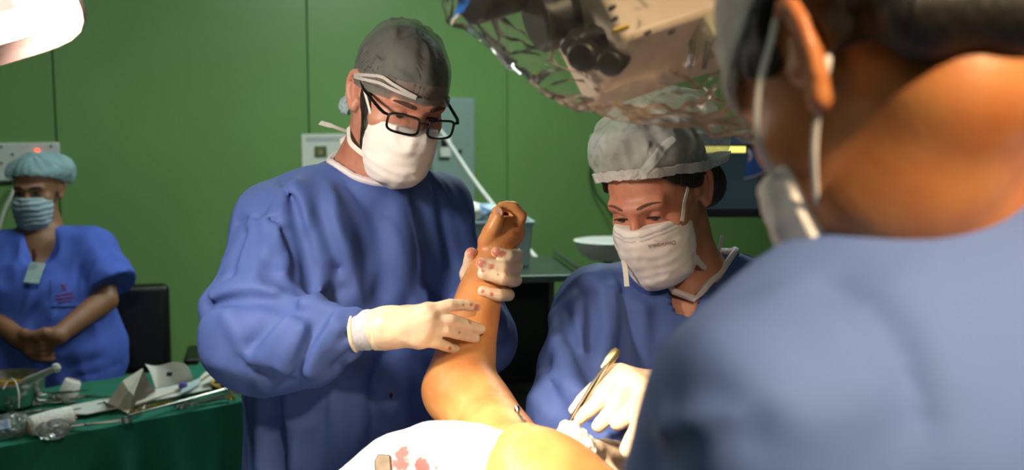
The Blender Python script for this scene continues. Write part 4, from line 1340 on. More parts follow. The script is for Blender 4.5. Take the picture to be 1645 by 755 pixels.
NF_ = [([(170, 400), (150, 420), (140, 455)], -9, 14), ([(60, 500), (55, 530), (50, 560)], -10, 14), ([(210, 555), (160, 575), (110, 590)], -8, 12), ([(205, 540), (150, 560), (100, 570)], 7, 14),
       ([(190, 585), (150, 600), (110, 606)], -7, 10), ([(120, 425), (105, 450), (85, 470)], 5, 14), ([(125, 395), (128, 420), (132, 450)], -6, 12)]
gw2.disp(folds(gb, NF_)); gw2.disp(cloth_noise(6, .010, 9, .009))
gw2.sub(chain([P(60, 340, DN-.06), P(62, 400, DN-.12), P(60, 412, DN-.13)], [.07, .062, .03]), .006)
gw2.cut(half((0, 0, .30), (0, 0, -1)), 0)
lo, hi = bounds([nRs, nLs, P(70, 560, DN)], .32); lo[2] = .28; lo[1] -= .02
gno = solid('scrub_top', gw2, lo, hi, .0085, m_scrub, nur, 1)
# badge, pocket, embroidery
bc = hit(gw2, 57, 441)
def plate(q, f, w, h, t, m, name, parent, roll=0, lift=.002, bev=.001):
    nn = sdf_n(f, q, .03); fr = frame(nn, rotm('Y', roll) @ np.array([1., 0, 0]))
    mb = MB(); mb.box(q + nn*lift, (w/2, h/2, t/2), fr)
    return mb.build(name, m, parent, bevel=bev), fr, nn
bd_, fr_, n_ = plate(bc, gw2, .052, .080, .003, mat('badge_card', (170, 190, 190), .3, vary=(60, .1)), 'badge', nur, 4, .012)
mb = MB(); mb.box(bc + n_*.014 + fr_[:, 1]*-.036*0 + np.array([0, 0, -.033]), (.022, .008, .001), fr_); mb.build('badge_stripe', m_dark, bd_)
mb = MB(); mb.tube([bc + n_*.012 + np.array([0, 0, .04]), bc + n_*.012 + np.array([.004, 0, .060]), bc + n_*.010 + np.array([.002, 0, .085])], [.004, .008, .006], 8); mb.build('badge_clip', mat('badge_clip', (110, 60, 60), .5, vary=(60, .3)), bd_)
pk = hit(gw2, 100, 458)
if pk is not None:
    rows = []
    for v in np.linspace(447, 492, 7): rows.append([hit(gw2, x, v) + np.array([0, -.0025, 0]) for x in np.linspace(83, 128, 7)])
    mb = MB(); mb.sheet(rows, .003); pko = mb.build('pocket', m_scrub, gno)
    emb = mat('red_embroidery', (150, 40, 90), .8, vary=(200, .3))
    mb = MB()
    for a in ((92, 474, 118, 470), (90, 480, 120, 476), (94, 485, 116, 482), (100, 456, 108, 466), (108, 456, 101, 466)):
        mb.tube([hit(gw2, a[0], a[1]) + np.array([0, -.006, 0]), hit(gw2, (a[0]+a[2])/2, (a[1]+a[3])/2) + np.array([0, -.006, 0]), hit(gw2, a[2], a[3]) + np.array([0, -.006, 0])], .002, 6)
    mb.build('embroidery', emb, pko)

# ================================================================== draped operating microscope
mic = thing('operating_microscope', 'beige operating microscope head with dark knobs hanging inside a clear plastic drape', 'microscope', P(1060, 40, 1.02))
Mx = np.stack([np.array([.80, .52, .22]), np.array([0, 0, 0]), np.array([0, 0, 0])], 1)
ux = np.array([.90, .30, .30]); ux /= np.linalg.norm(ux)
uz_ = np.array([-.22, .42, .88]); uz_ = uz_ - ux*(uz_@ux); uz_ /= np.linalg.norm(uz_)
uy = np.cross(uz_, ux); MM = np.stack([ux, uy, uz_], 1)
mc = P(1062, 30, 1.04)
mb = MB(); mb.box(mc, (.085, .075, .045), MM); hsg = mb.build('housing', m_micro, mic, bevel=.006)
mb = MB(); mb.box(mc + MM @ np.array([.055, -.045, -.052]), (.055, .026, .016), MM); mb.build('slotted_panel', mat('olive_panel', (150, 142, 112), .45, vary=(6, .08)), mic, bevel=.003)
mb = MB(); mb.box(mc + MM @ np.array([.062, -.062, -.078]), (.060, .012, .010), MM); mb.build('lower_bracket', m_micro, mic, bevel=.002)
for dx in (-.012, .012):
    mb = MB(); mb.box(P(1122 + dx*1000, 88, .945), (.0022, .002, .013), rotm('Y', 8)); mb.build('slot', m_dark, mic, bevel=.0015)
for sx_, sy_ in ((986, 30), (982, 12), (1040, 52), (1078, 51)):
    q = None
    v = FW + (sx_-CX)/FPX*RT - (sy_-CY)/FPX*UP
    pl = mc - MM[:, 2]*.0455; t = ((pl-CAM) @ MM[:, 2])/(v @ MM[:, 2]); q = CAM + v*t
    mb = MB(); mb.lathe([(.0042, 0), (.0042, .001), (.003, .0016), (.003, .0004)], 14, q, frame(-MM[:, 2])); mb.build('screw', m_dsteel, hsg)
    if sx_ == 1040:
        v = FW + (997-CX)/FPX*RT - (47-CY)/FPX*UP; t = ((pl-CAM) @ MM[:, 2])/(v @ MM[:, 2]); q = CAM + v*t
        mb = MB(); mb.box(q, (.008, .004, .0008), MM); mb.build('yellow_label', mat('yellow_label', (220, 180, 30), .5, vary=(300, .3)), hsg)
for i, (x, y, d, r) in enumerate(((965, 75, .99, .022), (940, 86, .985, .016), (985, 96, .975, .014), (925, 70, 1.0, .013))):
    mb = MB(); mb.lathe([(r*.7, -.014), (r, -.011), (r, .009), (r*.86, .012), (r*.4, .0135)], 20, P(x, y, d), frame(P(900, 130, .93) - P(960, 70, 1.0)))
    mb.build('focus_knob', m_dark, mic, bevel=.001)
mb = MB(); mb.lathe([(.030, -.03), (.034, -.026), (.034, .03), (.030, .034)], 24, P(900, 20, 1.03), frame(ux)); mb.build('objective_barrel', m_dark, mic)
mb = MB(); mb.lathe([(.016, -.06), (.020, -.05), (.020, .03), (.016, .034)], 20, P(790, -2, 1.0), frame(P(760, 10, .97)-P(830, -10, 1.03))); mb.build('eyepiece', m_dark, mic)
mb = MB(); mb.tube([P(830, -12, 1.03), P(900, 0, 1.03)], .012, 10); mb.build('eyepiece_arm', m_dark, mic)
mb = MB(); mb.tube(spline([mc + MM @ np.array([0, 0, .04]), P(1130, -140, 1.06), P(1300, -420, 1.20), (0.55, 1.2, 2.98)], 6), .035, 12); mb.build('suspension_arm', m_micro, mic)
# clear plastic drape: a loose crumpled bag
bag = B()
bag.add(chain([P(850, -20, 1.0), P(880, 60, .99), P(930, 112, .98)], [.030, .040, .034]))
bag.add(chain([P(930, 114, .98), P(1010, 108, .965), P(1100, 122, .94), P(1172, 160, .90), P(1222, 214, .86)], [.034, .036, .036, .028, .012]), .03)
bag.add(chain([P(880, -30, 1.02), P(1000, -20, 1.0), P(1120, 0, .98)], [.07, .085, .085]), .05)
bag.add(chain([P(1040, 60, .97), P(1130, 70, .94), P(1180, 110, .90)], [.07, .06, .035]), .04)
bag.add(chain([P(750, 10, .985), P(790, -6, .99), P(860, -20, 1.0)], [.014, .032, .036]), .02)
bag.add(cone(mc + np.array([0, 0, .08]), mc + np.array([0, 0, .16]), .11, .12), .05)
def crumple(X):
    w = X + f4(.02)*np.stack([noise(X*f4(14)), noise(X*f4(14)+f4(9)), noise(X*f4(14)+f4(21))], 1)
    return f4(.009)*noise(X*f4(11)) + f4(.0075)*ridged(w*A((17, 17, 26))) + f4(.0035)*ridged(w*f4(48)) - f4(.006)
bag.disp(crumple)
lo, hi = bounds([P(750, 10, .985), P(1222, 215, .86), P(880, -30, 1.02), mc + np.array([0, 0, .06])], .10)
bgo = solid('plastic_drape', bag, lo, hi, .0032, m_film, mic, 0)
# tape tabs on the drape
tb = thing('tape_tab', 'blue adhesive tab with white edges hanging at the lower tip of the plastic drape', 'tape', P(1213, 265, .885))
mb = MB(); mb.sheet([[P(1202, 238, .885), P(1212, 240, .884), P(1219, 243, .883)], [P(1200, 262, .885), P(1206, 264, .884), P(1213, 262, .883)], [P(1197, 287, .885), P(1204, 285, .884), P(1211, 283, .883)]], .0012); mb.build('tape_strip', m_blue, tb)
mb = MB(); mb.sheet([[P(1210, 264, .882), P(1222, 258, .880), P(1233, 250, .878)], [P(1204, 275, .882), P(1220, 270, .880), P(1234, 264, .878)], [P(1198, 287, .883), P(1216, 281, .880), P(1233, 273, .878)]], .0012); mb.build('tape_flap', m_blue, tb)
mb = MB(); mb.tube([P(1196, 287.5, .882), P(1216, 282, .8795), P(1234, 274, .877)], .0007, 6); mb.tube([P(1233.5, 250, .8775), P(1235, 262, .8775), P(1234, 274, .877)], .0012, 6); mb.tube([P(1202, 240, .884), P(1207, 250, .884), P(1204, 258, .884)], .003, 6, flat=.3); mb.build('white_edge', m_white, tb)
tb2 = thing('tape_tab', 'blue and white adhesive tab wrapped at the left end of the plastic drape', 'tape', P(742, 12, .965))
mb = MB(); mb.sheet([[P(741, -6, .965), P(750, -8, .962), P(760, -10, .960)], [P(736, 8, .966), P(744, 9, .962), P(752, 8, .960)], [P(729, 28, .967), P(736, 24, .963), P(745, 18, .962)]], .0012); mb.build('tape_strip', m_blue, tb2)
mb = MB(); mb.tube([P(725, 40, .965), P(729, 32, .964), P(737, 24, .962)], [.0025, .004, .004], 8, flat=.4); mb.build('white_end', m_white, tb2)

# ================================================================== operating lamps
def lamp_head(name, label, c, n, R0, arm, shape=1.0):
    t = thing(name, label, 'lamp', c)
    fr = frame(n)
    house = mat('lamp_housing', (104, 82, 78), .5, vary=(5, .05))
    glow = mat('lamp_diffuser', (250, 240, 225), .4, emit=((255, 240, 220), 1.3), vary=(3, .02))
    prof = [(.02, -.085), (R0*.55, -.075), (R0*.9, -.045), (R0*1.02, -.01), (R0*1.03, .012), (R0*.985, .022), (R0*.88, .016), (R0*.865, -.004), (.02, -.004)]
    fr2 = fr @ np.diag([1.0, shape, 1.0])
    mb = MB(); n_ = 48; V = []
    for r, z in prof:
        for k in range(n_):
            a = 2*math.pi*k/n_; c_, s_ = math.cos(a), math.sin(a); q = 5.0
            rr = r/((abs(c_)**q + abs(s_)**q)**(1/q))
            V.append(c + fr2 @ np.array([rr*c_, rr*s_, z]))
    F = [[i*n_+k, i*n_+(k+1) % n_, (i+1)*n_+(k+1) % n_, (i+1)*n_+k] for i in range(len(prof)-1) for k in range(n_)]
    mb.add(V, F); mb.build('housing', house, t, angle=50)
    V = []
    for r, z in ((.002, .004), (R0*.5, .004), (R0*.86, .003)):
        for k in range(n_):
            a = 2*math.pi*k/n_; c_, s_ = math.cos(a), math.sin(a); q = 5.0; rr = r/((abs(c_)**q + abs(s_)**q)**(1/q))
            V.append(c + fr2 @ np.array([rr*c_, rr*s_, z]))
    mb = MB(); mb.add(V, [[i*n_+k, i*n_+(k+1) % n_, (i+1)*n_+(k+1) % n_, (i+1)*n_+k] for i in range(2) for k in range(n_)])
    mb.build('diffuser', glow, t)
    mb = MB(); mb.box(c + fr2 @ np.array([0, 0, .008]), (R0*.36, R0*.36, .006), fr2); mb.build('reflector_window', mat('lamp_window', (225, 210, 196), .5, emit=((255, 232, 214), .75), vary=(30, .25)), t, bevel=.003)
    mb = MB(); mb.tube(arm, .018, 12); mb.build('arm', house, t)
    return t
n2 = np.array([.42, -.58, -.70])
LC = P(-52, -22, 1.15)
lamp_head('operating_lamp', 'glowing operating lamp head with rounded pinkish rim at the upper left corner', LC - n2/np.linalg.norm(n2)*.0, n2, .105, spline([LC + np.array([-.03, .04, .06]), LC + np.array([-.25, .15, .3]), LC + np.array([-.5, .2, .7]), (-1.2, 1.6, 2.99)], 5))
d1 = (FIELD - LAMP1)/np.linalg.norm(FIELD - LAMP1)
lamp_head('operating_lamp', 'round operating lamp head hanging above the patient out of view', LAMP1 - d1*.03, d1, .20, spline([LAMP1 - d1*.09, LAMP1 + np.array([-.1, -.1, .3]), (-0.5, .7, 2.99)], 4))
d3 = (P(1500, 300, .66) - LAMP3); d3 /= np.linalg.norm(d3)
lamp_head('operating_lamp', 'operating lamp head behind the foreground surgeon out of view', LAMP3 - d3*.03, d3, .20, spline([LAMP3 - d3*.09, LAMP3 + np.array([.1, -.1, .3]), (1.6, -.2, 2.99)], 4))

# ================================================================== instrument table
TZ = 0.85
tA, tB = G(-70, 724, TZ), G(440, 630, TZ)
tu = (tB - tA); tu[2] = 0; TL = np.linalg.norm(tu); tu /= TL
tn = np.array([-tu[1], tu[0], 0])              # away from the camera
TW = .50
it = thing('instrument_table', 'instrument table under a green cloth in front of the nurse', 'table', tA + tu*TL/2 + tn*TW/2 - np.array([0, 0, TZ]))
TM = np.stack([tu, tn, Z3], 1)
tc0 = tA + tu*TL/2 + tn*TW/2
mb = MB(); mb.box(tc0 - Z3*.03, (TL/2-.01, TW/2-.01, .012), TM); mb.build('table_top', m_steel, it)
for a in (-1, 1):
    for b in (-1, 1):
        q = tc0 + tu*a*(TL/2-.05) + tn*b*(TW/2-.05); mb = MB(); mb.tube([q - Z3*.03, q - Z3*(TZ-.001)], .016, 10); mb.build('leg', m_steel, it)
nu, nv = 60, 56
rows = []
for i in range(nu):
    a = -TL/2-.02 + (TL+.04)*i/(nu-1); row = []
    for j in range(nv):
        s = -.55 + (.55 + TW + .25)*j/(nv-1)
        if s < 0: y, z = -.006, s; 
        elif s > TW: y, z = TW+.006, -(s-TW)
        else: y, z = s, 0
        if -.02 < s < .03: z = min(z, 0) - .004*(1 - (s+.02)/.05)
        w = .016*math.sin(a*23 + 2*math.sin(a*7)) + .008*math.sin(a*51)
        if s < 0: y += w*min(1, -s/.25) - .02*min(1, -s/.3)
        elif s > TW: y += w*min(1, (s-TW)/.2)
        else: z += .0018*math.sin(a*31 + s*17) + .0018*math.sin(s*41 - a*9)
        row.append(tA + tu*(a + TL/2) + tn*y + Z3*(z - .002))
    rows.append(row)
mb = MB(); mb.sheet(rows, .003)
tag(mb.build('table_cloth', m_tablecloth), 'green surgical cloth draped over the instrument table', 'cloth')

def T(x, y, dz=0.0): return G(x, y, TZ + dz)
# steel bowl
bwl = T(8, 652); bowl = thing('steel_bowl', 'round stainless steel bowl at the left end of the green table', 'bowl', bwl)
Rb = .112
mb = MB(); mb.lathe([(Rb*.70, .002), (Rb*.86, .010), (Rb*.95, .035), (Rb*.99, .078), (Rb*1.03, .080), (Rb*1.03, .083), (Rb*.975, .083), (Rb*.93, .036), (Rb*.83, .013), (.002, .010)], 40, bwl); mb.build('wall', m_steel, bowl)
mb = MB(); mb.lathe([(.002, .054), (Rb*.95, .054)], 32, bwl, cap=False); mb.build('liquid', mat('amber_solution', (120, 84, 20), .1, vary=(20, .2)), bowl)
sy = thing('bulb_syringe', 'white plastic syringe with ball end leaning out of the steel bowl', 'syringe', T(50, 630, .06))
q0, q1 = bwl + np.array([.055, -.02, .068]), P(90, 591, 2.80)
mb = MB(); mb.tube([q0, q0*.8+q1*.2, q0*.3+q1*.7, q1], [.007, .012, .009, .007], 12); mb.build('barrel', m_white, sy)
mb = MB(); mb.lathe([(.002, -.013), (.009, -.010), (.013, 0), (.009, .010), (.002, .013)], 16, q1); mb.build('ball', m_white, sy)
mb = MB(); mb.tube(spline([P(5, 625, 2.70), P(15, 610, 2.72), P(24, 612, 2.70), P(30, 632, 2.67), P(30, 655, 2.66)], 5), .0022, 6)
tag(mb.build('suture_thread', m_strap), 'thin white thread hanging over the rim of the steel bowl', 'thread')
mb = MB(); mb.tube(spline([bwl + np.array(v) for v in ((-.06, .02, .058), (0, -.05, .060), (.06, -.02, .060), (.03, .05, .060), (-.03, .04, .060))], 6), .004, 8)
tag(mb.build('rubber_tube', mat('amber_rubber', (196, 150, 30), .4, vary=(30, .1))), 'yellow rubber tubing coiled inside the steel bowl', 'tubing')

def gauze_roll(c, ax, r, L_, label, m=m_gauze):
    t = thing('gauze_roll', label, 'gauze', c, None)
    fr = frame(ax); mb = MB()
    prof = [(r*.35, -L_/2-.004), (r*.9, -L_/2), (r, -L_/2+.006), (r*1.03, 0), (r*.98, L_/2-.006), (r*.88, L_/2), (r*.3, L_/2+.006)]
    mb.lathe(prof, 20, c, fr)
    V = np.array(mb.V); V += .004*np.stack([noise(V*28), noise(V*28+9), noise(V*28+17)], 1)
    mk('roll', V, mb.F, m, t)
    for e in (-1, 1):
        mb = MB(); mb.tube([c + fr @ np.array([r*.8*(1-k/26)*math.cos(k*.75), r*.8*(1-k/26)*math.sin(k*.75), e*(L_/2+.004)]) for k in range(26)], .0018, 6)
        mb.build('spiral_end', mat('gauze_shade', (205, 190, 160), .9, vary=(60, .1)), t)
gauze_roll(T(112, 628, .032), np.array([.25, .35, .9]), .026, .062, 'white gauze roll standing behind the clamps')
gauze_roll(T(82, 676, .026), np.array([.70, .70, .05]), .026, .11, 'white gauze roll lying at the front of the table')
# crinkled bags
for (x, y, s, lab, mm) in ((14, 684, .042, 'crumpled clear bag with a blue label at the table front corner', m_film2), (86, 690, .030, 'crumpled bluish plastic wrapper under the lying gauze roll', m_film2)):
    c = T(x, y, s*.55); bb = B(); bb.add(ell(c, (s*1.25, s, s*.62), TM)); bb.disp(lambda X: f4(.006)*ridged(X*f4(38)) + f4(.004)*ridged(X*f4(85)))
    o = solid('plastic_bag', bb, *bounds([c], s*1.7), .0035, mm, None, 0)
    tag(o, lab, 'bag')
    if x == 14:
        mb = MB(); mb.box(T(6, 682, .052), (.016, .002, .012), TM @ rotm('X', -25)); mb.build('bag_label', mat('blue_white_label', (70, 120, 200), .5, vary=(60, 1, (225, 225, 215))), o)

# ringed instruments
def clamp(label, c, ang, L_, m, spread=.012, pitch=0, name='clamp', cat='clamp', group=None, lift=0.006):
    ca, sa = math.cos(math.radians(ang)), math.sin(math.radians(ang))
    M = np.stack([np.array([ca, sa, 0]), np.array([-sa, ca, 0]), Z3], 1) @ rotm('Y', -pitch)
    c = np.asarray(c) + Z3*lift
    t = thing(name, label, cat, c, group)
    for s in (-1, 1):
        W = lambda p: c + M @ np.array(p)
        mb = MB(); mb.tube(spline([W((-L_*.42, s*spread, 0)), W((-L_*.1, s*.004, s*.001)), W((L_*.12, 0, s*.0012)), W((L_*.3, -s*.0022, 0)), W((L_*.5, -s*.0008, 0))], 4), [.0022]*5+[.0028]*5+[.0024]*4+[.0018]*3, 8)
        mb.build('shank', m, t)
        mb = MB(); mb.tube([W((-L_*.42 - .013 + .014*math.cos(a), s*(spread+.008) + .0115*math.sin(a), 0)) for a in np.linspace(0, 2*math.pi, 16, endpoint=False)], .0026, 8, closed=True)
        mb.build('finger_ring', m, t)
    mb = MB(); mb.lathe([(.0035, -.003), (.004, 0), (.0035, .003)], 10, c + M @ np.array([L_*.12, 0, 0])); mb.build('pivot', m, t)
    return t
clamp('steel ring clamp on top of the pile beside the bowl', T(100, 634, .03), 4, .15, m_steel, pitch=4)
clamp('steel ring clamp with open rings below the top clamp', T(96, 644, .01), 8, .16, m_steel)
clamp('steel ring clamp with rings against the bowl', T(62, 652, .004), 20, .13, m_dsteel)
clamp('steel ring clamp half under the gauze roll', T(60, 664, .002), 34, .12, m_dsteel)
clamp('bright steel scissors with long blades behind the white plate', T(140, 640, .012), -8, .19, m_steel, name='scissors', cat='scissors')
clamp('dark clamp lying at the front edge below the bag', T(34, 698, .002), 30, .13, m_dsteel)
clamp('thin steel clamp in front of the white plate', T(150, 684, .002), 204, .17, m_dsteel, .008)
clamp('gold-handled scissors in front of the grey pouch', T(246, 655, .004), 52, .13, m_gold, name='scissors', cat='scissors')
clamp('gold-handled scissors at the right end of the table', T(372, 632, .004), 120, .13, m_gold, name='scissors', cat='scissors')
clamp('dark steel clamp lying behind the right gold-handled scissors', T(345, 642, .002), 44, .16, m_dsteel)
clamp('steel clamp with rings under the long rod', T(262, 646, .006), 50, .14, m_steel)
clamp('slim dark clamp left of the gold-handled scissors', T(330, 648, .002), 40, .15, m_dsteel, .007)
# slotted plate
p0, p1 = T(122, 668), T(330, 626)
pu = (p1-p0); PLn = np.linalg.norm(pu); pu /= PLn; pv = np.array([-pu[1], pu[0], 0]); PM = np.stack([pu, pv, Z3], 1)
plt = thing('slotted_plate', 'long white slotted plate with clipped corners lying across the table', 'plate', p0)
hw = .058
poly = [(-.02, -hw*.4), (.012, -hw), (PLn, -hw), (PLn, hw), (.015, hw), (-.02, hw*.5)]
mb = MB(); mb.prism(poly, .008, .013, p0 + pv*.016, PM); mb.build('plate_body', m_white, plt, bevel=.002)
for a, b in ((.012, 0), (.085, .010), (.10, -.014), (.17, .0)):
    mb = MB(); mb.prism([(a-.012, b-.003), (a-.008, b-.006), (a+.008, b-.006), (a+.012, b-.003), (a+.012, b+.003), (a+.008, b+.006), (a-.008, b+.006), (a-.012, b+.003)], .0128, .0134, p0 + pv*.02, PM); mb.build('slot', m_dark, plt)
# rods
for a, b, r, lab, mm in (((205, 668), (392, 617), .004, 'long straight steel rod along the front of the table', m_steel), ((215, 650), (300, 622), .006, 'beige flat stick beneath the grey pouch', m_pouch), ((325, 622), (392, 610), .005, 'thick steel rod under the paper packet', m_steel)):
    mb = MB(); mb.tube([T(*a, .016), T((a[0]+b[0])/2, (a[1]+b[1])/2, .018), T(*b, .016)], r, 10)
    tag(mb.build('metal_rod', mm), lab, 'rod')
for a, lab in (((209, 667), 'small steel pin sticking out beside the plate'), ((275, 650), 'small steel pin under the middle of the rod'), ((352, 627), 'small bright pin under the right end of the rod')):
    mb = MB(); q = T(*a, .003); mb.tube([q + Z3*.012 + tn*.03, q + Z3*.002 - tn*.004], [.003, .002], 8); mb.lathe([(.001, -.004), (.004, 0), (.001, .004)], 10, q)
    tag(mb.build('steel_pin', m_steel), lab, 'pin')
# grey pouch folded like a tent
tp_ = thing('paper_pouch', 'grey paper pouch folded into a tent on the white plate', 'pouch', T(205, 650))
mb = MB(); mb.sheet([[T(166, 643, .012), T(172, 648, .035), P(197, 612, 2.93), P(229, 592, 2.99)], [T(186, 655, .010), T(190, 654, .012), P(207, 628, 2.89), P(229, 592, 2.97)], [T(206, 664, .012), T(208, 658, .016), P(214, 634, 2.86), P(229.5, 593, 2.96)]], .0015); mb.build('front_flap', m_pouch, tp_)
mb = MB(); mb.sheet([[P(229, 593, 2.97), P(238, 610, 2.98), T(250, 628, .012)], [P(222, 615, 2.95), P(232, 624, 2.97), T(240, 634, .012)], [T(206, 660, .012), T(220, 650, .012), T(232, 642, .012)]], .0015); mb.build('side_flap', mat('shaded_pouch_paper', (122, 110, 100), .7, vary=(25, .1)), tp_)  # same pouch paper, darker: the side flap's shade is put into its colour
wp = thing('paper_sheet', 'curled white paper packet standing behind the grey pouch', 'paper', T(270, 620))
mb = MB(); g_ = []
for i, t in enumerate(np.linspace(0, 1, 8)):
    a = P(233 + 62*t, 585 + 3*math.sin(t*6), 3.20 - .04*t); b = T(250 + 62*t, 624 - 12*t, .010)
    g_.append([a*(1-s) + b*s + Z3*.012*math.sin(s*3.1) for s in np.linspace(0, 1, 6)])
mb.sheet(g_, .0015); mb.build('sheet', m_paper, wp)
mb = MB(); q = (P(274, 602, 3.11)); mb.box(q + np.array([0, -.01, .004]), (.008, .002, .006), rotm('X', -30)); mb.build('printed_mark', m_dark, wp)
bp_ = thing('paper_strip', 'pale blue paper strip across the middle of the rods', 'paper', T(305, 625))
mb = MB(); mb.sheet([[T(288, 634, .02), T(292, 626, .024)], [T(306, 626, .03), T(306, 614, .032)], [T(320, 616, .024), T(324, 606, .026)]], .0015); mb.build('strip', mat('pale_blue_paper', (168, 190, 192), .7, vary=(20, .08)), bp_)
pk_ = thing('paper_packet', 'beige packet wound with yellow tubing at the right end of the table', 'packet', T(350, 606))
mb = MB(); mb.sheet([[T(320, 620, .010), T(322, 606, .026), T(330, 598, .010)], [T(345, 612, .030), T(352, 598, .040), T(362, 590, .018)], [T(372, 606, .028), T(380, 596, .040), T(388, 590, .020)], [T(392, 610, .010), T(396, 600, .014), T(400, 594, .010)]], .003); mb.build('wrapper', m_paper, pk_)
ty = mat('yellow_tubing', (190, 150, 60), .4, vary=(30, .1))
mb = MB(); mb.tube(spline([T(322, 612, .03), T(338, 602, .045), T(348, 608, .04), T(340, 616, .035), T(352, 618, .03), T(362, 606, .045), T(356, 594, .05), T(372, 600, .05), T(370, 612, .04), T(382, 598, .05)], 6), .003, 8); mb.build('tubing', ty, pk_)
mb = MB(); mb.tube(spline([T(340, 612, .035), T(346, 620, .03), T(356, 624, .02), T(360, 632, .004)], 5), .003, 8); mb.build('loose_end', ty, pk_)
sb_ = T(294, 620, .03); mb = MB(); mb.lathe([(.002, -.010), (.012, -.006), (.014, .002), (.010, .010), (.002, .012)], 14, sb_)
tag(mb.build('plastic_stopper', mat('violet_plastic', (96, 84, 160), .4, vary=(20, .1))), 'small violet plastic stopper resting on the rods', 'stopper')

# ================================================================== things on and near the back wall
def wall_box(name, label, cat, x0, y0, x1, y1, dep, m, bev=.006):
    a, b = wallhit(x0, y0), wallhit(x1, y1)
    c = (a+b)/2; w = abs((b-a) @ U3); h = abs(b[2]-a[2])
    t = thing(name, label, cat, c)
    mb = MB(); mb.box(c + N3*(dep/2 + .0005), (w/2, dep/2, h/2), RM); o = mb.build('body', m, t, smooth=True, bevel=bev)
    return t, c, w, h
# left panel with red lamp
t, c, w, h = wall_box('wall_panel_box', 'white wall panel with a small red lamp behind the nurse', 'panel', -60, 230, 97, 288, .03, m_white)
q = wallhit(60, 243, .032); mb = MB(); mb.lathe([(.010, 0), (.010, .004), (.007, .009), (.002, .011)], 14, q, frame(N3)); mb.build('indicator_lamp', mat('red_indicator', (200, 60, 30), .3, emit=((255, 70, 30), 3.0), vary=(20, .1)), t)
for x, y in ((2, 236), (82, 235), (20, 248), (2, 262), (88, 280)):
    mb = MB(); mb.lathe([(.006, 0), (.006, .002), (.002, .003)], 10, wallhit(x, y, .031), frame(N3)); mb.build('screw', m_dsteel, t)
mb = MB(); mb.tube(spline([wallhit(24, 300, .02), wallhit(18, 315, .03), wallhit(8, 335, .03), wallhit(0, 360, .03), wallhit(-15, 420, .03)], 5), .008, 8)
tag(mb.build('cable', m_white), 'white cable hanging from the wall panel at the far left', 'cable')
# notice
t, c, w, h = wall_box('wall_notice', 'white paper notice with a green picture behind the man in glasses', 'notice', 484, 215, 557, 268, .002, m_paper, .0005)
a, b = wallhit(505, 235, .004), wallhit(525, 253, .004); c2 = (a+b)/2
mb = MB(); mb.box(c2, (abs((b-a)@U3)/2, .001, abs(b[2]-a[2])/2), RM); po_ = mb.build('picture', mat('green_picture', (78, 100, 40), .6, vary=(25, .4)), t, smooth=False)
a, b = wallhit(511, 239, .006), wallhit(519, 249, .006); c2 = (a+b)/2
mb = MB(); mb.box(c2, (abs((b-a)@U3)/2, .001, abs(b[2]-a[2])/2), RM); mb.build('picture_figure', mat('picture_figure', (150, 140, 100), .6, vary=(90, .5)), po_, smooth=False)
mb = MB()
for y in (222, 226): mb.box((wallhit(490, y, .003)+wallhit(552, y, .003))/2, (.10, .0006, .003), RM)
mb.build('printed_line', mat('grey_print', (150, 160, 165), .8, vary=(200, .3)), t, smooth=False)
# cabinet with thermostat
t, c, w, h = wall_box('wall_cabinet', 'grey green metal wall cabinet behind the man in glasses', 'cabinet', 676, 157, 746, 328, .12, m_greywhite)
mb = MB(); q = wallhit(738, 243, .122); mb.lathe([(.010, 0), (.010, .012), (.006, .016)], 12, q, frame(N3)); mb.build('lock', m_dark, t)
a = wallhit(730, 302, .122); mb = MB(); mb.box(a, (.022, .001, .030), RM); mb.build('warning_sticker', mat('yellow_sticker', (190, 160, 60), .6, vary=(60, .4)), t, smooth=False)
th_ = thing('thermostat', 'small white thermostat with a dark display beside the mask', 'thermostat', wallhit(713, 235, .13))
a, b = wallhit(704, 219, .121), wallhit(722, 252, .121); c2 = (a+b)/2 + N3*.012
mb = MB(); mb.box(c2, (abs((b-a)@U3)/2, .012, abs(b[2]-a[2])/2), RM); mb.build('case', m_white, th_, bevel=.004)
mb = MB(); mb.box(wallhit(714, 229, .147), (.022, .001, .022), RM); mb.build('display', m_dark, th_, smooth=False)
# tube slanting in front of the cabinet
mb = MB(); mb.tube(spline([P(700, 200, 5.1), P(720, 228, 5.0), P(760, 288, 4.75), P(800, 340, 4.45), P(838, 388, 4.2), P(876, 433, 3.95)], 5), .011, 10)
tag(mb.build('hose', m_white), 'thin white hose slanting down past the raised hand', 'hose')
# outlet and cord
t, c, w, h = wall_box('wall_outlet', 'white wall outlet plate with a plugged dark cord', 'outlet', 948, 216, 970, 248, .012, m_white, .003)
q = wallhit(959, 235, .014); mb = MB(); mb.box(q, (.016, .008, .022), RM); mb.build('socket', m_greywhite, t, bevel=.003)
mb = MB(); mb.tube([q, q + N3*.04 - Z3*.01, q + N3*.05 - Z3*.03], .008, 8); mb.build('plug', m_dark, t)
mb = MB(); mb.tube(spline([q + N3*.05 - Z3*.03, wallhit(952, 262, .05), wallhit(950, 285, .04), wallhit(957, 310, .04), wallhit(972, 330, .06), wallhit(985, 350, .08)], 5), .006, 8)
tag(mb.build('power_cord', m_dark), 'dark power cord hanging from the wall outlet', 'cord')
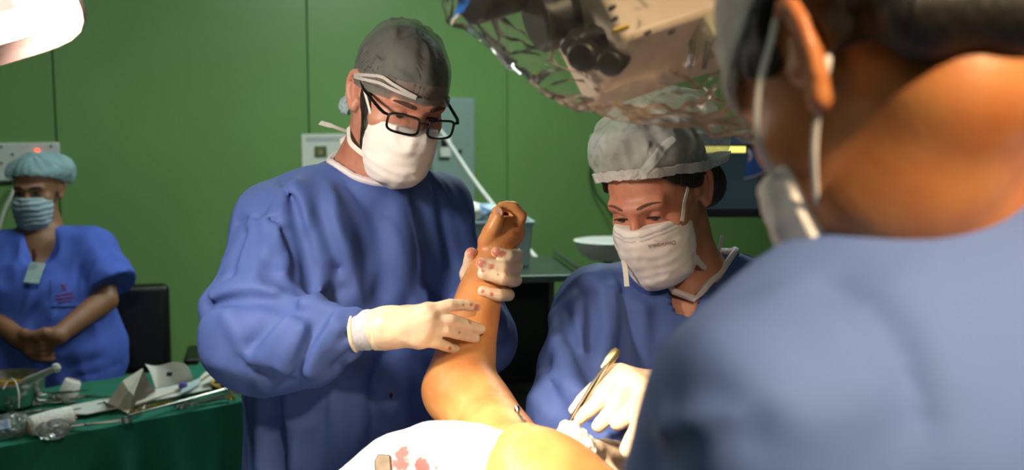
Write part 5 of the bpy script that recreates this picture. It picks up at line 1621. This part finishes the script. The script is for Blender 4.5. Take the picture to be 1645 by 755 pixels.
# steel trolley with tub
sz = G(840, 432, .90)
DT = 3.6
tz = .0
ta, tb_ = P(690, 450, 3.48), P(928, 443, 3.55)
ta[2] = tb_[2] = (ta[2]+tb_[2])/2
st_ = thing('steel_trolley', 'dark steel trolley with a lower shelf between the two surgeons', 'trolley', ((ta+tb_)/2)*np.array([1, 1, 0]))
su = tb_ - ta; SLn = np.linalg.norm(su); su /= SLn; sv = np.array([-su[1], su[0], 0]); SM = np.stack([su, sv, Z3], 1)
topc = (ta+tb_)/2 + sv*.20
zt = topc[2]
m_tro = mat('worn_steel_top', (92, 104, 96), .3, .7, vary=(9, .2))
mb = MB(); mb.box(topc, (SLn/2, .24, .012), SM); mb.build('top', m_tro, st_, bevel=.004)
mb = MB(); mb.box(topc + sv*.225 - Z3*(zt*.47), (SLn/2-.03, .006, zt*.42), SM); mb.build('shade_panel', mat('under_trolley_shade', (26, 34, 28), .5, .2, vary=(6, .2)), st_)  # added dark sheet standing in for the shade below the trolley top
mb = MB(); mb.box(topc - Z3*(zt*.42), (SLn/2-.02, .22, .010), SM); mb.build('shelf', m_dsteel, st_, bevel=.003)
for a in (-1, 1):
    for b in (-1, 1):
        q = topc + su*a*(SLn/2-.02) + sv*b*.21
        mb = MB(); mb.tube([q, q*np.array([1, 1, 0]) + Z3*.06], .013, 10); lg = mb.build('leg', m_dsteel, st_)
        mb = MB(); mb.lathe([(.012, -.012), (.03, -.008), (.03, .008), (.012, .012)], 14, q*np.array([1, 1, 0]) + Z3*.031, frame(su)); mb.build('caster', m_black, lg)
mb = MB(); mb.tube([topc + su*SLn/2 - sv*.24 + Z3*.03, topc + su*SLn/2 + sv*.24 + Z3*.03], .009, 8); mb.build('rail', m_dsteel, st_)
# tub on the trolley
ub = P(795, 415, 3.78); ub[2] = zt + .013
tub = thing('plastic_tub', 'pale plastic tub on the steel trolley behind the raised hand', 'tub', ub)
hz = P(795, 352, 3.72)[2] - ub[2]
mb = MB()
pr = [(1.0, 0), (1.08, hz*.9), (1.16, hz*.92), (1.16, hz), (1.04, hz), (.97, .015)]
n_ = 4; V = []
for s_, z_ in pr:
    for qx, qy in ((-1, -1), (1, -1), (1, 1), (-1, 1)): V.append(ub + SM @ np.array([qx*.112*s_, qy*.11*s_, z_]))
F = [[i*4+k, i*4+(k+1) % 4, (i+1)*4+(k+1) % 4, (i+1)*4+k] for i in range(len(pr)-1) for k in range(4)] + [[0, 3, 2, 1], [20, 21, 22, 23]]
mb.add(V, F); mb.build('tub_body', mat('translucent_tub', (150, 176, 178), .4, vary=(9, .1)), tub, bevel=.006)
for x, y, s_, lab, mm in ((778, 344, .05, 'crumpled blue plastic wrapper on top of the tub', mat('blue_wrap', (70, 130, 190), .3, vary=(40, .5, (190, 210, 215)))), (752, 357, .055, 'crumpled white paper beside the blue wrapper on the tub', m_paper)):
    c = P(x, y, 3.70); c[2] = ub[2] + hz + s_*.42
    bb = B(); bb.add(ell(c, (s_*1.2, s_, s_*.55))); bb.disp(lambda X: f4(.010)*ridged(X*f4(22)) + f4(.005)*ridged(X*f4(50)))
    tag(solid('wrapper', bb, *bounds([c], s_*1.8), .005, mm, None, 0), lab, 'wrapper')
# white basin on a stand
bs = P(976, 418, 3.9)
bas = thing('wash_basin', 'white round basin on a stand behind the woman surgeon', 'basin', bs*np.array([1, 1, 0]))
mb = MB(); mb.lathe([(.02, 0), (.07, .004), (.115, .04), (.125, .075), (.130, .080), (.118, .083), (.10, .045), (.02, .02)], 36, bs, np.diag([1, 1, .95])); mb.build('bowl', m_white, bas)
mb = MB(); mb.tube([bs, bs*np.array([1, 1, 0]) + Z3*.02], .02, 12); mb.build('stand', m_dsteel, bas)
mb = MB(); mb.lathe([(.16, .001), (.16, .015), (.03, .03)], 24, bs*np.array([1, 1, 0])); mb.build('foot', m_dsteel, bas)
# monitor
mo = thing('monitor', 'black monitor showing a yellow bar on a pole stand behind the woman', 'monitor', P(1258, 420, 3.1)*np.array([1, 1, 0]))
D0 = 3.12
a, b = P(985, 214, D0+.25), P(1248, 349, D0)
def quad_box(mb, p00, p10, p11, p01, t):
    n = np.cross(p10-p00, p01-p00); n /= np.linalg.norm(n)
    if n[1] < 0: n = -n
    V = [p00, p10, p11, p01] + [p + n*t for p in (p00, p10, p11, p01)]
    return mb.add(V, [[0,1,2,3],[7,6,5,4],[0,4,5,1],[1,5,6,2],[2,6,7,3],[3,7,4,0]])
def mp(x, y, off=0): return P(x, y, D0 + (1248-x)/260*.12 - off)
mb = MB(); quad_box(mb, mp(1010, 349), mp(1248, 349), mp(1248, 212), mp(1010, 212), .05); mb.build('case', m_black, mo, bevel=.006)
scr = mat('dark_screen', (16, 26, 32), .12, emit=((34, 50, 56), .5), vary=(3, .1))
mb = MB(); quad_box(mb, mp(1022, 336, .004), mp(1228, 336, .004), mp(1228, 246, .004), mp(1022, 246, .004), .006); so = mb.build('screen', scr, mo, smooth=False)
mb = MB(); quad_box(mb, mp(1022, 232, .004), mp(1228, 232, .004), mp(1228, 217, .004), mp(1022, 217, .004), .006); mb.build('screen_header', mat('screen_header', (30, 44, 60), .2, emit=((40, 56, 74), .5), vary=(30, .3)), so, smooth=False)
mb = MB(); quad_box(mb, mp(1100, 245, .006), mp(1198, 245, .006), mp(1198, 235, .006), mp(1100, 235, .006), .004); mb.build('screen_bar', mat('yellow_bar', (240, 230, 120), .4, emit=((250, 238, 120), 1.0), vary=(3, .05)), so, smooth=False)
mb = MB(); mb.lathe([(.003, 0), (.003, .003), (.001, .004)], 10, mp(1228, 345, .002), frame((0, -1, 0))); mb.build('power_light', mat('green_led', (60, 220, 60), .4, emit=((60, 255, 60), 4), vary=(9, .1)), mo)
mb = MB(); quad_box(mb, P(1224, 352, 3.02), P(1276, 352, 3.02), P(1276, 210, 3.02), P(1224, 210, 3.02), .06); mb.build('bracket', m_black, mo, bevel=.01)
pb = P(1258, 350, 3.08)
mb = MB(); mb.tube([pb, P(1258, 380, 3.08)], .028, 14); mb.build('neck', m_black, mo)
fl = pb*np.array([1, 1, 0])
mb = MB(); mb.tube([P(1258, 380, 3.08), fl + Z3*.14], .030, 18); mb.build('pole', m_greywhite, mo)
mb = MB(); mb.box(fl + Z3*.10, (.24, .22, .04)); mb.build('base', m_greywhite, mo, bevel=.015)
for sx_ in (-1, 1):
    for sy_ in (-1, 1):
        mb = MB(); mb.lathe([(.012, -.012), (.03, -.009), (.03, .009), (.012, .012)], 12, fl + np.array([sx_*.2, sy_*.18, .030]), frame((1, 0, 0))); mb.build('caster', m_black, mo)
mb = MB(); sh_ = P(1290, 440, 3.05); mb.box(sh_, (.14, .12, .012)); mb.build('shelf', m_greywhite, mo, bevel=.004)
m2 = thing('monitor', 'second dark monitor with a pale label behind the bouffant cap', 'monitor', P(1020, 240, 3.5)*np.array([1, 1, 0]))
def mq(x, y): return P(x, y, 3.42)
mb = MB(); quad_box(mb, mq(984, 300), mq(1060, 300), mq(1060, 216), mq(984, 216), .04); mb.build('case', m_black, m2, bevel=.005)
mb = MB(); quad_box(mb, P(987, 232, 3.415), P(1004, 232, 3.415), P(1004, 219, 3.415), P(987, 219, 3.415), .004); mb.build('label', mat('blue_grey_label', (120, 150, 165), .5, vary=(60, .2)), m2, smooth=False)
q = mq(1030, 300) + np.array([0, .02, 0]); mb = MB(); mb.tube([q, q*np.array([1, 1, 0]) + Z3*.02], .025, 12); mb.build('pole', m_dsteel, m2)
mb = MB(); mb.lathe([(.18, .001), (.18, .02), (.03, .035)], 20, q*np.array([1, 1, 0])); mb.build('foot', m_dsteel, m2)
# office chair
oc = P(236, 500, 4.4); och = thing('office_chair', 'black vinyl office chair with armrest beside the nurse', 'chair', oc*np.array([1, 1, 0]))
mb = MB(); n_c = np.array([.25, -1, 0]); n_c /= np.linalg.norm(n_c); CM = np.stack([np.array([-n_c[1], n_c[0], 0]), -n_c, Z3], 1)
bk = P(222, 528, 4.42); mb.box(bk, (.132, .035, .192), CM @ rotm('X', -6)); mb.build('backrest', m_vinyl, och, bevel=.03, seg=4)
st2 = bk + n_c*.22; st2[2] = .50; mb = MB(); mb.box(st2, (.23, .22, .04), CM); mb.build('seat', m_vinyl, och, bevel=.03, seg=4)
for s_ in (-1, 1):
    ap = st2 + CM[:, 0]*s_*.235; mb = MB(); mb.box(ap + Z3*.20 , (.03, .13, .014), CM); ao = mb.build('armrest', m_black, och, bevel=.01)
    mb = MB(); mb.tube([ap + Z3*.19, ap + CM[:, 0]*s_*.02 + Z3*.08, ap - Z3*.02 - CM[:, 0]*s_*.05], .014, 8); mb.build('armrest_post', m_black, ao)
mb = MB(); mb.tube([bk - Z3*.12 - n_c*.04, np.array([bk[0], bk[1], .46]) - n_c*.03, st2 - Z3*.04], .02, 8); mb.build('spine', m_black, och)
mb = MB(); mb.tube([st2 - Z3*.03, st2*np.array([1, 1, 0]) + Z3*.08], .025, 12); mb.build('column', m_black, och)
for k in range(5):
    a = k*2*math.pi/5; e = st2*np.array([1, 1, 0]) + np.array([.27*math.cos(a), .27*math.sin(a), .065])
    mb = MB(); mb.tube([st2*np.array([1, 1, 0]) + Z3*.09, e], [.022, .014], 8); lo_ = mb.build('base_leg', m_black, och)
    mb = MB(); mb.lathe([(.01, -.012), (.028, -.009), (.028, .009), (.01, .012)], 12, e*np.array([1, 1, 0]) + Z3*.029, frame((math.sin(a), -math.cos(a), 0))); mb.build('caster', m_black, lo_)
